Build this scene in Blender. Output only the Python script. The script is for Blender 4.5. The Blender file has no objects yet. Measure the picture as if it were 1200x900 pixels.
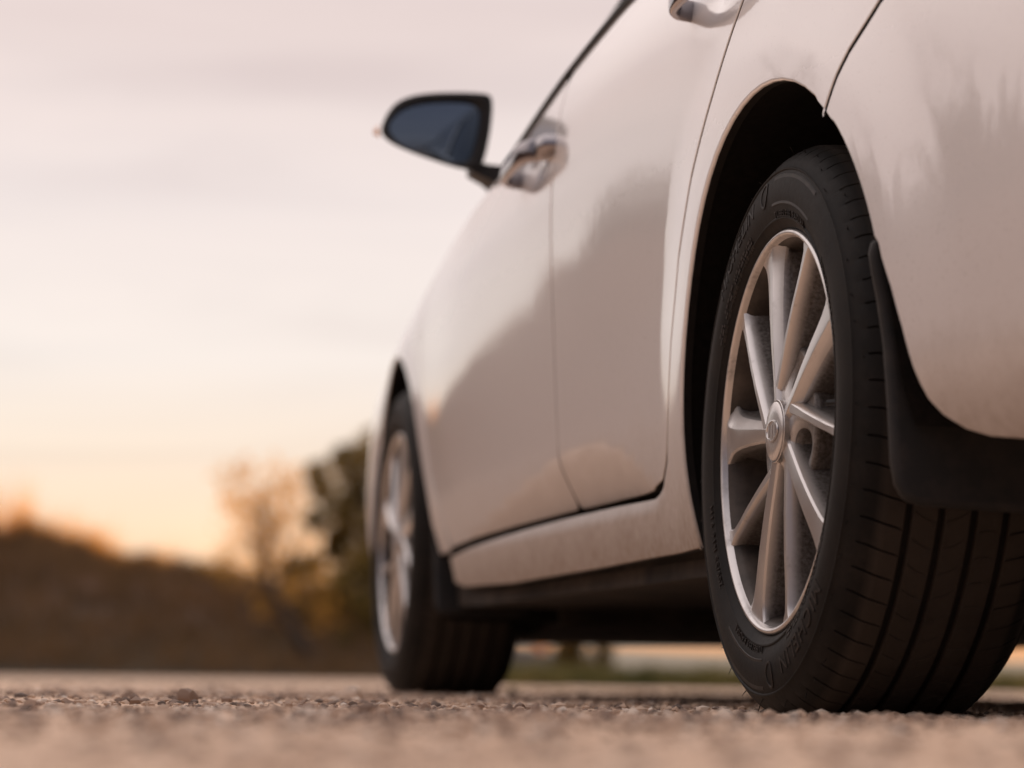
import bpy, math, random
import numpy as np
from mathutils import Vector, Matrix
from mathutils.geometry import delaunay_2d_cdt

R = math.radians
rng = np.random.default_rng(7)
random.seed(7)
sc = bpy.context.scene
COL = sc.collection

# ------------------------------------------------------------------ camera
def camera():
    cam = bpy.data.cameras.new('camera')
    o = bpy.data.objects.new('camera', cam)
    COL.objects.link(o)
    al, pi, ro = 0.194033, 0.103537, 0.012054
    f = Vector((math.sin(al)*math.cos(pi), math.cos(al)*math.cos(pi), math.sin(pi)))
    r = Vector((math.cos(al), -math.sin(al), 0)); u = r.cross(f)
    r2 = r*math.cos(ro)+u*math.sin(ro); u2 = -r*math.sin(ro)+u*math.cos(ro)
    M = Matrix((r2, u2, -f)).transposed().to_4x4()
    M.translation = (-0.877955, -2.967517, 0.032922)
    o.matrix_world = M
    cam.lens = 100; cam.sensor_width = 36; cam.sensor_fit = 'HORIZONTAL'
    cam.clip_start = 0.05; cam.clip_end = 3000
    cam.dof.use_dof = True; cam.dof.focus_distance = 3.12; cam.dof.aperture_fstop = 3.7
    cam.dof.aperture_blades = 0
    sc.camera = o
camera()
sc.view_settings.view_transform = 'Standard'; sc.view_settings.look = 'None'
sc.view_settings.exposure = 0.0; sc.view_settings.gamma = 1.0
sc.view_settings.use_curve_mapping = False
sc.cycles.use_denoising = True
sc.cycles.max_bounces = 8

# ------------------------------------------------------------------ node helper
class NT:
    def __init__(s, tree): s.t = tree
    def n(s, typ, **kw):
        nd = s.t.nodes.new(typ)
        for k, v in kw.items():
            if k.startswith('i_'):
                key = k[2:].replace('__', ' ')
                nd.inputs[int(key) if key.isdigit() else key].default_value = v
            else: setattr(nd, k, v)
        return nd
    def l(s, a, b): s.t.links.new(a, b)
    def math(s, op, a, b=None, clamp=False):
        nd = s.n('ShaderNodeMath', operation=op, use_clamp=clamp)
        for i, v in enumerate((a, b)):
            if v is None: continue
            if isinstance(v, (int, float)): nd.inputs[i].default_value = v
            else: s.l(v, nd.inputs[i])
        return nd.outputs[0]
    def ramp(s, fac, stops, interp='LINEAR'):
        nd = s.n('ShaderNodeValToRGB'); cr = nd.color_ramp; cr.interpolation = interp
        while len(cr.elements) < len(stops): cr.elements.new(0.5)
        for e, (p, c) in zip(cr.elements, stops):
            e.position = p; e.color = (*c, 1) if len(c) == 3 else c
        s.l(fac, nd.inputs[0]); return nd.outputs[0]
    def mix(s, fac, a, b, blend='MIX'):
        nd = s.n('ShaderNodeMix', data_type='RGBA', blend_type=blend)
        for sock, v in ((nd.inputs[0], fac), (nd.inputs[6], a), (nd.inputs[7], b)):
            if isinstance(v, (int, float)): sock.default_value = v
            elif isinstance(v, tuple): sock.default_value = (*v, 1) if len(v) == 3 else v
            else: s.l(v, sock)
        return nd.outputs[2]
    def noise(s, vec, scale, detail=4, rough=.55, dist=0.0):
        nd = s.n('ShaderNodeTexNoise'); nd.inputs['Scale'].default_value = scale
        nd.inputs['Detail'].default_value = detail; nd.inputs['Roughness'].default_value = rough
        nd.inputs['Distortion'].default_value = dist
        if vec is not None: s.l(vec, nd.inputs['Vector'])
        return nd.outputs['Fac']

# ------------------------------------------------------------------ world: dusk sky, sun just above the bank
SUN_AZ, SUN_EL = R(6.0), R(1.1)          # azimuth from +Y towards +X
SUN_DIR = Vector((math.sin(SUN_AZ)*math.cos(SUN_EL), math.cos(SUN_AZ)*math.cos(SUN_EL), math.sin(SUN_EL)))
def world():
    w = bpy.data.worlds.new('World'); sc.world = w; w.use_nodes = True
    t = NT(w.node_tree); w.node_tree.nodes.clear()
    out = t.n('ShaderNodeOutputWorld')
    sky = t.n('ShaderNodeTexSky', sky_type='NISHITA', sun_disc=False)
    sky.sun_elevation = SUN_EL; sky.sun_rotation = SUN_AZ
    sky.air_density = 1.0; sky.dust_density = 2.0; sky.ozone_density = 1.5
    bg1 = t.n('ShaderNodeBackground', i_Strength=0.05); t.l(sky.outputs[0], bg1.inputs[0])
    # the high thin dusk cloud that veils the clear sky
    tc = t.n('ShaderNodeTexCoord'); sep = t.n('ShaderNodeSeparateXYZ'); t.l(tc.outputs['Generated'], sep.inputs[0])
    z = sep.outputs[2]
    dot = t.n('ShaderNodeVectorMath', operation='DOT_PRODUCT'); t.l(tc.outputs['Generated'], dot.inputs[0]); dot.inputs[1].default_value = tuple(SUN_DIR)
    d = dot.outputs['Value']
    sun_side = t.ramp(z, [(0.0, (.86,.37,.14)), (.022, (.84,.46,.24)), (.038, (.83,.575,.38)), (.055, (.82,.655,.495)), (.080, (.80,.70,.595)), (.110, (.78,.725,.685)),
                          (.165, (.735,.665,.65)), (.225, (.70,.595,.575)), (.38, (1.10,.96,.92)), (1.0, (1.06,.95,.95))])  # upper dome raised above the low sky to fill ground and paint
    far_side = t.ramp(z, [(0.0, (.15,.125,.13)), (.12, (.19,.175,.205)), (.35, (.15,.145,.185)), (1.0, (1.06,.95,.95))])
    m = t.n('ShaderNodeMapRange', interpolation_type='SMOOTHSTEP'); t.l(d, m.inputs[0])
    m.inputs[1].default_value = -0.85; m.inputs[2].default_value = 0.45
    col = t.mix(m.outputs[0], far_side, sun_side)
    # streaks of cloud
    mp = t.n('ShaderNodeMapping'); mp.inputs['Scale'].default_value = (2.0, 2.0, 17); mp.inputs['Rotation'].default_value = (0.02, 0.05, 0)
    t.l(tc.outputs['Generated'], mp.inputs[0])
    nz = t.noise(mp.outputs[0], 1.7, 5, .55, .6)
    cl = t.ramp(nz, [(.30, (.90,.89,.90)), (.50, (1.0,1.0,1.0)), (.68, (1.07,1.06,1.05))])
    col = t.mix(1.0, col, cl, 'MULTIPLY')
    # glow of the low sun
    g = t.math('POWER', t.math('MAXIMUM', d, 0.0), 2500.0); g2 = t.math('POWER', t.math('MAXIMUM', d, 0.0), 90.0)
    glow = t.mix(g, (0,0,0), (.20,.10,.03)); glow2 = t.mix(g2, (0,0,0), (.0,.0,.0))
    col = t.mix(1.0, t.mix(1.0, col, glow, 'ADD'), glow2, 'ADD')
    bg2 = t.n('ShaderNodeBackground', i_Strength=1.28); t.l(col, bg2.inputs[0])
    add = t.n('ShaderNodeMixShader', i_0=.90); t.l(bg1.outputs[0], add.inputs[1]); t.l(bg2.outputs[0], add.inputs[2])   # veil over most of the sky
    t.l(add.outputs[0], out.inputs[0])
    s = bpy.data.lights.new('sun', 'SUN'); s.energy = 4.0; s.angle = R(0.9); s.color = (1.0, .62, .32)
    so = bpy.data.objects.new('sun', s); COL.objects.link(so)
    so.rotation_euler = SUN_DIR.to_track_quat('Z', 'Y').to_euler()
world()

# ------------------------------------------------------------------ materials
def mat(name, base, rough=.5, metal=0.0, coat=0.0, spec=.5, build=None):
    m = bpy.data.materials.new(name); m.use_nodes = True
    t = NT(m.node_tree); b = m.node_tree.nodes['Principled BSDF']
    b.inputs['Base Color'].default_value = (*base, 1); b.inputs['Roughness'].default_value = rough
    b.inputs['Metallic'].default_value = metal; b.inputs['Coat Weight'].default_value = coat
    b.inputs['Specular IOR Level'].default_value = spec
    if coat: b.inputs['Coat Roughness'].default_value = 0.03
    if coat == 1.0: b.inputs['Coat IOR'].default_value = 2.2
    if build: build(t, b)
    return m
def vec(t, kind='Object'):
    return t.n('ShaderNodeTexCoord').outputs[kind]
def bump(t, b, h, strength, dist):
    bp = t.n('ShaderNodeBump', i_Strength=strength, i_Distance=dist); t.l(h, bp.inputs['Height']); t.l(bp.outputs[0], b.inputs['Normal'])

def paint_build(t, b):
    v = vec(t); sep = t.n('ShaderNodeSeparateXYZ'); t.l(v, sep.inputs[0]); z = sep.outputs[2]
    n1 = t.noise(v, 9, 6, .65); n2 = t.noise(v, 70, 4, .6); n3 = t.noise(v, 330, 2, .5)
    # patchy road film low down, deepened to stand in for the doors' shaded tuck
    hgt = t.math('ADD', z, t.math('MULTIPLY', t.math('SUBTRACT', n1, .5), .07))
    low = t.ramp(hgt, [(.20, (1,1,1)), (.255, (.78,.78,.78)), (.30, (.64,.64,.64)), (.345, (.52,.52,.52)), (.38, (.20,.20,.20)), (.48, (.06,.06,.06)), (.7, (0,0,0))])
    grime_shade = t.math('MULTIPLY', low, t.ramp(n2, [(.25, (.82,.82,.82)), (.7, (1,1,1))]))
    # single specks
    sp = t.ramp(n3, [(.655, (0,0,0)), (.71, (1,1,1))])
    sp = t.math('MULTIPLY', sp, t.ramp(z, [(.15, (.5,.5,.5)), (.45, (.42,.42,.42)), (.62, (.25,.25,.25)), (.8, (.07,.07,.07))]))
    col = t.mix(grime_shade, (.81,.79,.79), (.24,.17,.12))
    col = t.mix(sp, col, (.22,.17,.13)); t.l(col, b.inputs['Base Color'])
    t.l(t.math('SUBTRACT', 1.0, t.math('MULTIPLY', grime_shade, 1.5), True), b.inputs['Coat Weight'])
    t.l(t.math('ADD', .018, t.math('ADD', t.math('MULTIPLY', grime_shade, .4), t.math('MULTIPLY', n2, .03))), b.inputs['Coat Roughness'])
    t.l(t.math('ADD', .27, t.math('MULTIPLY', grime_shade, .5)), b.inputs['Roughness'])
    # orange peel
    op = t.noise(v, 45, 2, .5); bp = t.n('ShaderNodeBump', i_Strength=.05, i_Distance=.002); t.l(op, bp.inputs['Height']); t.l(bp.outputs[0], b.inputs['Coat Normal'])
def rubber_build(t, b):
    v = vec(t); n1 = t.noise(v, 14, 6, .65); n2 = t.noise(v, 160, 4, .6)
    f = t.math('MULTIPLY', t.ramp(n1, [(.35, (0,0,0)), (.75, (1,1,1))]), t.ramp(n2, [(.3, (.3,.3,.3)), (.7, (1,1,1))]))
    sx = t.n('ShaderNodeSeparateXYZ'); t.l(v, sx.inputs[0])     # the running surface carries more road dust than the sidewall
    rad = t.math('SQRT', t.math('ADD', t.math('MULTIPLY', sx.outputs[1], sx.outputs[1]), t.math('MULTIPLY', sx.outputs[2], sx.outputs[2])))
    tr = t.math('MULTIPLY', t.ramp(rad, [(.3085, (0,0,0)), (.3125, (1,1,1))]), t.math('ADD', .35, t.math('MULTIPLY', n1, .75)), True)
    t.l(t.mix(tr, t.mix(f, (.0065,.0060,.0058), (.024,.019,.016)), (.050,.040,.033)), b.inputs['Base Color'])
    t.l(t.math('ADD', .52, t.math('MULTIPLY', n2, .22)), b.inputs['Roughness'])
    bump(t, b, n2, .25, .0006)
def alloy_build(t, b):
    v = vec(t); n1 = t.noise(v, 16, 5, .6); n2 = t.noise(v, 240, 3, .6)
    f = t.math('MULTIPLY', t.ramp(n1, [(.52, (0,0,0)), (.88, (1,1,1))]), t.ramp(n2, [(.35, (.3,.3,.3)), (.62, (1,1,1))]))
    sx = t.n('ShaderNodeSeparateXYZ'); t.l(v, sx.inputs[0])      # dust-brown darkening with depth, standing in for shade in the recesses
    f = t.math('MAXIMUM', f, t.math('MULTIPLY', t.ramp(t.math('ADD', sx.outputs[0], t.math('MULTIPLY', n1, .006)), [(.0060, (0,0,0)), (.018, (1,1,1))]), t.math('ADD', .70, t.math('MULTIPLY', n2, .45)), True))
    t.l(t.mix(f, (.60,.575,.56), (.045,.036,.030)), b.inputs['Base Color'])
    t.l(t.math('ADD', .28, t.math('MULTIPLY', f, .3)), b.inputs['Roughness'])
    t.l(t.math('SUBTRACT', .86, t.math('MULTIPLY', f, .7)), b.inputs['Metallic'])
def plastic_build(t, b):
    v = vec(t); n1 = t.noise(v, 22, 5, .65); n2 = t.noise(v, 500, 2, .5)
    f = t.ramp(n1, [(.45, (0,0,0)), (.8, (1,1,1))])
    t.l(t.mix(t.math('MULTIPLY', f, .5), (.013,.012,.012), (.055,.042,.034)), b.inputs['Base Color'])
    bump(t, b, n2, .2, .0004)
def dirtplate_build(t, b):
    v = vec(t); n1 = t.noise(v, 11, 6, .65)
    t.l(t.mix(t.ramp(n1, [(.35, (0,0,0)), (.7, (1,1,1))]), (.014,.012,.011), (.06,.045,.035)), b.inputs['Base Color'])
def ground_build(t, b):
    v = vec(t); n1 = t.noise(v, 1.3, 6, .6); n2 = t.noise(v, 22, 6, .65); n3 = t.noise(v, 260, 3, .6)
    c = t.ramp(n1, [(.3, (.62,.43,.30)), (.5, (.70,.495,.35)), (.7, (.75,.545,.395))])
    c = t.mix(t.ramp(n2, [(.33, (.5,.5,.5)), (.44, (0,0,0))]), c, (.44,.30,.215))
    c = t.mix(t.ramp(n3, [(.52, (0,0,0)), (.70, (.75,.75,.75))]), c, (.70,.54,.42))
    c = t.mix(t.ramp(n3, [(.30, (.6,.6,.6)), (.38, (0,0,0))]), c, (.20,.135,.10)); t.l(c, b.inputs['Base Color'])
    bump(t, b, t.math('ADD', n2, t.math('MULTIPLY', n3, .5)), .4, .004)
def stone_build(t, b):
    at = t.n('ShaderNodeAttribute', attribute_name='tone'); n = t.noise(vec(t), 300, 4, .6)
    c = t.ramp(at.outputs['Fac'], [(0, (.07,.055,.05)), (.22, (.24,.165,.125)), (.5, (.52,.37,.27)), (.85, (.68,.51,.385)), (1, (.78,.68,.58))])
    t.l(t.mix(t.math('MULTIPLY', n, .5), c, (.30,.21,.155)), b.inputs['Base Color'])
def noisecol(c1, c2, scale):
    def f(t, b):
        n = t.noise(vec(t), scale, 5, .6); t.l(t.mix(t.ramp(n, [(.35, (0,0,0)), (.65, (1,1,1))]), c1, c2), b.inputs['Base Color'])
    return f
def bank_build(t, b):       # reddish heather on the crest, dark green-brown scrub at the foot
    v = vec(t); sx = t.n('ShaderNodeSeparateXYZ'); t.l(v, sx.inputs[0]); n1 = t.noise(v, .45, 5, .65); n2 = t.noise(v, 2.2, 4, .6)
    h = t.math('ADD', sx.outputs[2], t.math('MULTIPLY', t.math('SUBTRACT', n1, .5), 1.6))
    c = t.ramp(t.math('MULTIPLY', h, .4), [(.05, (.046,.041,.028)), (.25, (.088,.063,.046)), (.48, (.155,.094,.070))])
    t.l(t.mix(t.ramp(n2, [(.35, (.6,.6,.6)), (.6, (0,0,0))]), c, (.050,.038,.029)), b.inputs['Base Color'])
def leaf_build(c1, c2, trans):
    def f(t, b):
        n = t.noise(vec(t), 1.6, 3, .6)
        c = t.mix(t.ramp(n, [(.38, (0,0,0)), (.62, (1,1,1))]), c1, c2); t.l(c, b.inputs['Base Color'])
        tr = t.n('ShaderNodeBsdfTranslucent'); t.l(t.mix(1.0, c, (2.0,1.7,1.1), 'MULTIPLY'), tr.inputs[0])
        mx = t.n('ShaderNodeMixShader', i_0=trans); t.l(b.outputs[0], mx.inputs[1]); t.l(tr.outputs[0], mx.inputs[2])
        t.l(mx.outputs[0], t.t.nodes['Material Output'].inputs[0])
    return f
M = dict(
    paint=mat('white_car_paint', (.73,.70,.68), .30, 0, 1.0, 1.0, paint_build),
    rubber=mat('tyre_rubber', (.025,.022,.02), .6, 0, 0, .14, rubber_build),
    letter=mat('tyre_lettering', (.03,.026,.023), .5, 0, 0, .2, noisecol((.010,.009,.0085), (.028,.022,.019), 60)),
    alloy=mat('alloy_silver', (.56,.545,.54), .26, .88, .25, .5, alloy_build),
    barrel=mat('dusty_shaded_barrel', (.10,.085,.075), .5, .35, 0, .4, noisecol((.030,.025,.022), (.085,.068,.057), 20)),  # brake dust plus the shade inside the rim, both put into the colour
    chrome=mat('chrome', (.34,.32,.33), .07, 1.0, 0, .5, lambda t, b: t.l(t.math('ADD', .05, t.math('MULTIPLY', t.noise(vec(t), 30, 4), .06)), b.inputs['Roughness'])),
    plastic=mat('black_plastic', (.02,.019,.02), .58, 0, 0, .3, plastic_build),
    trim=mat('black_gloss_trim', (.010,.010,.011), .5, 0, 0, .3, noisecol((.011,.011,.012), (.018,.017,.017), 40)),
    under=mat('underbody_dirt', (.02,.017,.015), .85, 0, 0, .2, dirtplate_build),
    gap_shade=mat('gap_shade_black', (.012,.011,.011), .8, 0, 0, .2, noisecol((.010,.009,.009), (.016,.014,.013), 60)),
    liner=mat('arch_felt', (.008,.007,.007), .95, 0, 0, .1, noisecol((.006,.0055,.005), (.011,.009,.008), 90)),
    mirror=mat('mirror_glass', (.27,.33,.38), .03, 1.0, 0, .5, noisecol((.255,.315,.365), (.28,.34,.395), 8)),
    glass=mat('tinted_glass', (.012,.014,.015), .03, 0, .5, .6, noisecol((.010,.012,.013), (.014,.016,.017), 5)),
    red=mat('lamp_red', (.30,.012,.012), .12, 0, 1, .5, noisecol((.28,.011,.011), (.33,.015,.014), 30)),
    amber=mat('lamp_amber', (.55,.22,.03), .12, 0, 1, .5, noisecol((.52,.2,.03), (.58,.25,.04), 40)),
    steel=mat('brake_steel', (.11,.10,.095), .6, .2, 0, .5, noisecol((.025,.022,.020), (.06,.05,.043), 40)),
    ground=mat('dirt_ground', (.3,.22,.17), .92, 0, 0, .25, ground_build),
    stone=mat('gravel_stone', (.3,.22,.18), .85, 0, 0, .3, stone_build),
    bank=mat('dry_bank', (.07,.048,.034), .95, 0, 0, .1, bank_build),
    field=mat('pale_field', (.36,.32,.24), .95, 0, 0, .1, noisecol((.26,.235,.18), (.42,.36,.27), .08)),
    drygrass=mat('dry_grass', (.16,.11,.06), .8, 0, 0, .2, leaf_build((.085,.060,.040), (.145,.095,.062), .5)),
    goldgrass=mat('golden_grass', (.5,.3,.1), .7, 0, 0, .2, leaf_build((.38,.22,.065), (.50,.30,.10), .8)),
    grass=mat('green_grass', (.07,.09,.03), .8, 0, 0, .2, leaf_build((.060,.070,.030), (.125,.115,.055), .4)),
    leaf=mat('olive_leaf', (.055,.06,.022), .7, 0, 0, .3, leaf_build((.075,.062,.020), (.17,.125,.040), .5)),
    budleaf=mat('young_leaf', (.12,.09,.04), .7, 0, 0, .3, leaf_build((.34,.21,.065), (.46,.30,.10), .7)),
    needle=mat('conifer_needle', (.030,.034,.018), .8, 0, 0, .2, leaf_build((.022,.027,.014), (.045,.045,.022), .15)),
    bark=mat('bark', (.06,.045,.035), .9, 0, 0, .2, noisecol((.045,.034,.027), (.085,.064,.05), 9)),
    yellowleaf=mat('yellow_leaf', (.55,.28,.06), .7, 0, 0, .3, leaf_build((.50,.24,.05), (.62,.36,.09), .5)),
)

# ------------------------------------------------------------------ object helpers
def tag(o, label=None, cat=None, group=None, kind=None):
    for k, v in (('label', label), ('category', cat), ('group', group), ('kind', kind)):
        if v: o[k] = v
    return o
def empty(name, loc=(0,0,0), parent=None):
    o = bpy.data.objects.new(name, None); COL.objects.link(o); o.location = loc
    if parent: o.parent = parent
    return o
def mesh(name, V, Fc, smooth=True, sharp=None):
    me = bpy.data.meshes.new(name)
    V = np.asarray(V, float)
    if isinstance(Fc, np.ndarray):
        nf, k = Fc.shape
        me.vertices.add(len(V)); me.vertices.foreach_set('co', V.astype(np.float32).ravel())
        me.loops.add(nf*k); me.loops.foreach_set('vertex_index', Fc.astype(np.int32).ravel())
        me.polygons.add(nf); me.polygons.foreach_set('loop_start', np.arange(0, nf*k, k, dtype=np.int32))
        me.update(calc_edges=True); me.validate()
    else:
        me.from_pydata(V.tolist(), [], [list(map(int, f)) for f in Fc]); me.update()
    if smooth: me.polygons.foreach_set('use_smooth', [True]*len(me.polygons))
    if sharp: me.set_sharp_from_angle(angle=R(sharp))
    return me
def obj(name, me, m, parent=None, loc=(0,0,0)):
    if m is not None and not me.materials: me.materials.append(m)
    o = bpy.data.objects.new(name, me); COL.objects.link(o); o.location = loc
    if parent: o.parent = parent
    return o
class MB:
    def __init__(s): s.V = []; s.F = []
    def add(s, V, Fc):
        b = len(s.V); s.V += [tuple(v) for v in V]; s.F += [[b+i for i in f] for f in Fc]
    def box(s, c, h, rot=None):
        V = np.array([[x, y, z] for x in (-1,1) for y in (-1,1) for z in (-1,1)], float)*np.array(h)
        if rot is not None: V = V@np.array(rot).T
        s.add(V+np.array(c), [(0,1,3,2),(4,6,7,5),(0,4,5,1),(2,3,7,6),(0,2,6,4),(1,5,7,3)])
    def tube(s, pts, rad, n=8, cap=True):
        pts = [np.array(p, float) for p in pts]; rad = [rad]*len(pts) if np.isscalar(rad) else rad
        V = []
        for i, p in enumerate(pts):
            d = pts[min(i+1, len(pts)-1)]-pts[max(i-1, 0)]; d /= np.linalg.norm(d)+1e-9
            a = np.cross(d, [0,0,1.]) if abs(d[2]) < .9 else np.cross(d, [1.,0,0]); a /= np.linalg.norm(a); b = np.cross(d, a)
            for k in range(n):
                t = 2*math.pi*k/n; V.append(p+rad[i]*(a*math.cos(t)+b*math.sin(t)))
        Fc = [(i*n+k, i*n+(k+1) % n, (i+1)*n+(k+1) % n, (i+1)*n+k) for i in range(len(pts)-1) for k in range(n)]
        if cap: Fc += [tuple(range(n))[::-1], tuple(range((len(pts)-1)*n, len(pts)*n))]
        s.add(V, Fc)
    def revolve(s, prof, n=96, close=False):
        # prof: (radius, outward offset); axis is local X, outward is -X
        V = [(-o, r*math.cos(2*math.pi*k/n), r*math.sin(2*math.pi*k/n)) for (r, o) in prof for k in range(n)]
        m = len(prof); Fc = []
        for i in range(m-1 if not close else m):
            for k in range(n):
                Fc.append((i*n+k, i*n+(k+1) % n, ((i+1) % m)*n+(k+1) % n, ((i+1) % m)*n+k))
        s.add(V, Fc)
    def loft(s, rings, closed=True, caps=False):
        n = len(rings[0]); V = [p for r in rings for p in r]; Fc = []
        for i in range(len(rings)-1):
            for k in range(n if closed else n-1):
                Fc.append((i*n+k, i*n+(k+1) % n, (i+1)*n+(k+1) % n, (i+1)*n+k))
        if caps: Fc += [tuple(range(n))[::-1], tuple(range((len(rings)-1)*n, len(rings)*n))]
        s.add(V, Fc)
    def obj(s, name, m, parent=None, smooth=True, sharp=35, loc=(0,0,0)):
        return obj(name, mesh(name, s.V, s.F, smooth, sharp), m, parent, loc)

# ------------------------------------------------------------------ the car's side surface x = S(y, z); rear wheel at y = 0
YK = np.array([-1.0,-.75,-.5,-.25,0,.4,1.0,1.5,2.0,2.35,2.7,3.0,3.3,3.6])
ZK = np.array([.12,.27,.5,.65,.75,.85,.95])
XT=np.array([
# -1.0 -.75  -.5  -.25    0    .4    1.0   1.5   2.0  2.35   2.7   3.0  3.3  3.6
 [.27, .14, .075, .045, .042, .034, .030, .028, .040, .060, .065, .075, .13, .34],
 [.21, .09, .035, .008, .002, .004, -.004,-.006,.010, .028, .024, .024, .06, .27],
 [.18, .065,.018,-.004,-.010,-.010,-.024,-.029,-.024,-.006, .000, .010, .038, .20],
 [.185,.068,.020,-.004,-.013,-.020,-.033,-.036,-.027,-.010,-.003, .018, .075, .26],
 [.195,.078,.027,.000, -.013,-.024,-.037,-.036,-.020,-.002, .022, .075, .17, .38],
 [.22, .100,.045,.012, -.004,-.019,-.030,-.021, .006, .045, .105, .19, .32, .58],
 [.27, .145,.085,.048, .026, .008, -.003, .012, .062, .140, .22, .33, .48, .80]])
class Spl:
    def __init__(s,t):
        n=len(t);s.t=t;h=np.diff(t);A=np.eye(n);B=np.zeros((n,n))
        for i in range(1,n-1):
            A[i,i-1]=h[i-1];A[i,i]=2*(h[i-1]+h[i]);A[i,i+1]=h[i]
            B[i,i-1]=6/h[i-1];B[i,i+1]=6/h[i];B[i,i]=-6/h[i-1]-6/h[i]
        s.M=np.linalg.solve(A,B)
    def w(s,q):
        t=s.t;q=np.clip(q,t[0],t[-1]);i=np.clip(np.searchsorted(t,q,side='right')-1,0,len(t)-2)
        h=t[i+1]-t[i];a=(t[i+1]-q)/h;b=1-a;W=np.zeros((len(q),len(t)));k=np.arange(len(q))
        W[k,i]+=a;W[k,i+1]+=b
        W+=((a**3-a)*h*h/6)[:,None]*s.M[i]+((b**3-b)*h*h/6)[:,None]*s.M[i+1]
        return W
SY,SZ=Spl(YK),Spl(ZK)
def sstep(a,b,x):
    t=np.clip((x-a)/(b-a),0,1);return t*t*(3-2*t)
ZTY=np.array([-2,.40,.52,.62,.74,.95,1.2,1.6,2.0,2.2,9]);ZTZ=np.array([.20,.22,.265,.315,.352,.362,.345,.305,.262,.24,.2])
def base(y,z): return ((SZ.w(z)@XT)*SY.w(y)).sum(1)
def ztuck(y): return sum(np.interp(y+d, ZTY, ZTZ) for d in (-.06,-.03,0,.03,.06))/5
HANDLES = [(1.158,.800), (.205,.846)]
def S_body(y, z):
    y = np.asarray(y, float).ravel(); z = np.asarray(z, float).ravel()
    x = base(y, z)
    r = np.hypot(y+.01, z-.305); x = x-.011*(1-sstep(.37,.535,r))
    r = np.hypot(y-2.70, z-.30); x = x-.006*(1-sstep(.37,.45,r))*(1-sstep(2.75,2.95,y))
    q = np.clip(.34-z, 0, None); x = x+3.0*q*q*(1-sstep(-.40,-.33,y))
    return x
def S_door(y, z):
    y = np.asarray(y, float).ravel(); z = np.asarray(z, float).ravel()
    x = S_body(y, z)
    d = ztuck(y)-z; x = x+.42*np.where(d > 0, np.sqrt(d*d+.009**2)-.009, 0)*sstep(.2,.26,z)*sstep(.35,.5,y)
    for hy, hz in HANDLES: x = x+.011*np.exp(-((y-hy)/.062)**2-((z-hz+.004)/.027)**2)
    return x
def S_side(y, z):     # quarter panel running down into the sill, whose top edge rolls in under the doors
    y = np.asarray(y, float).ravel(); z = np.asarray(z, float).ravel()
    t = np.clip(z-.2560, 0, None)
    return S_body(y, z)+t*t*55*sstep(.50,.62,y)
def belt(y): return np.interp(y, [-1,-.5,-.1,.3,.55,.73,1.05,1.33,1.5,1.66,1.8], [.93,.955,.962,.962,.955,.944,.908,.868,.852,.840,.835])
def S_cabin(y, z):
    y = np.asarray(y, float).ravel(); z = np.asarray(z, float).ravel(); b = belt(y)
    return S_body(y, np.minimum(b, .95))+.014+(z-b)*.60
XC = .84
BASE = (XC, 1.35, 0.0)

def resample(P, step):
    out = []
    for a, b in zip(P, np.roll(P, -1, 0)):
        n = max(1, int(np.ceil(np.linalg.norm(b-a)/step)))
        out += [a+(b-a)*k/n for k in range(n)]
    return np.array(out)
def fillet(P, r):
    P = np.asarray(P, float); out = []; n = len(P)
    for i in range(n):
        a, p, b = P[i-1], P[i], P[(i+1) % n]; u, v = a-p, b-p; lu, lv = np.linalg.norm(u), np.linalg.norm(v)
        ang = math.acos(np.clip(u@v/(lu*lv), -1, 1))
        if ang > R(152) or r <= 0: out.append(p); continue
        d = min(r, .42*lu, .42*lv); s, e = p+u/lu*d, p+v/lv*d
        out += [(1-t)**2*s+2*t*(1-t)*p+t*t*e for t in np.linspace(0, 1, 7)]
    return np.array(out)
def area2(P): return np.sum(P[:,0]*np.roll(P[:,1], -1)-np.roll(P[:,0], -1)*P[:,1])
def onorm(P):
    t = np.roll(P, -1, 0)-np.roll(P, 1, 0); t /= np.linalg.norm(t, axis=1)[:,None]+1e-12
    return np.stack([t[:,1], -t[:,0]], 1)
def inside(Q, P):
    x, y = Q[:,0][:,None], Q[:,1][:,None]; x1, y1 = P[:,0], P[:,1]; x2, y2 = np.roll(x1,-1), np.roll(y1,-1)
    c = ((y1 > y) != (y2 > y)) & (x < (x2-x1)*(y-y1)/(y2-y1+1e-15)+x1)
    return c.sum(1) % 2 == 1
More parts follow.
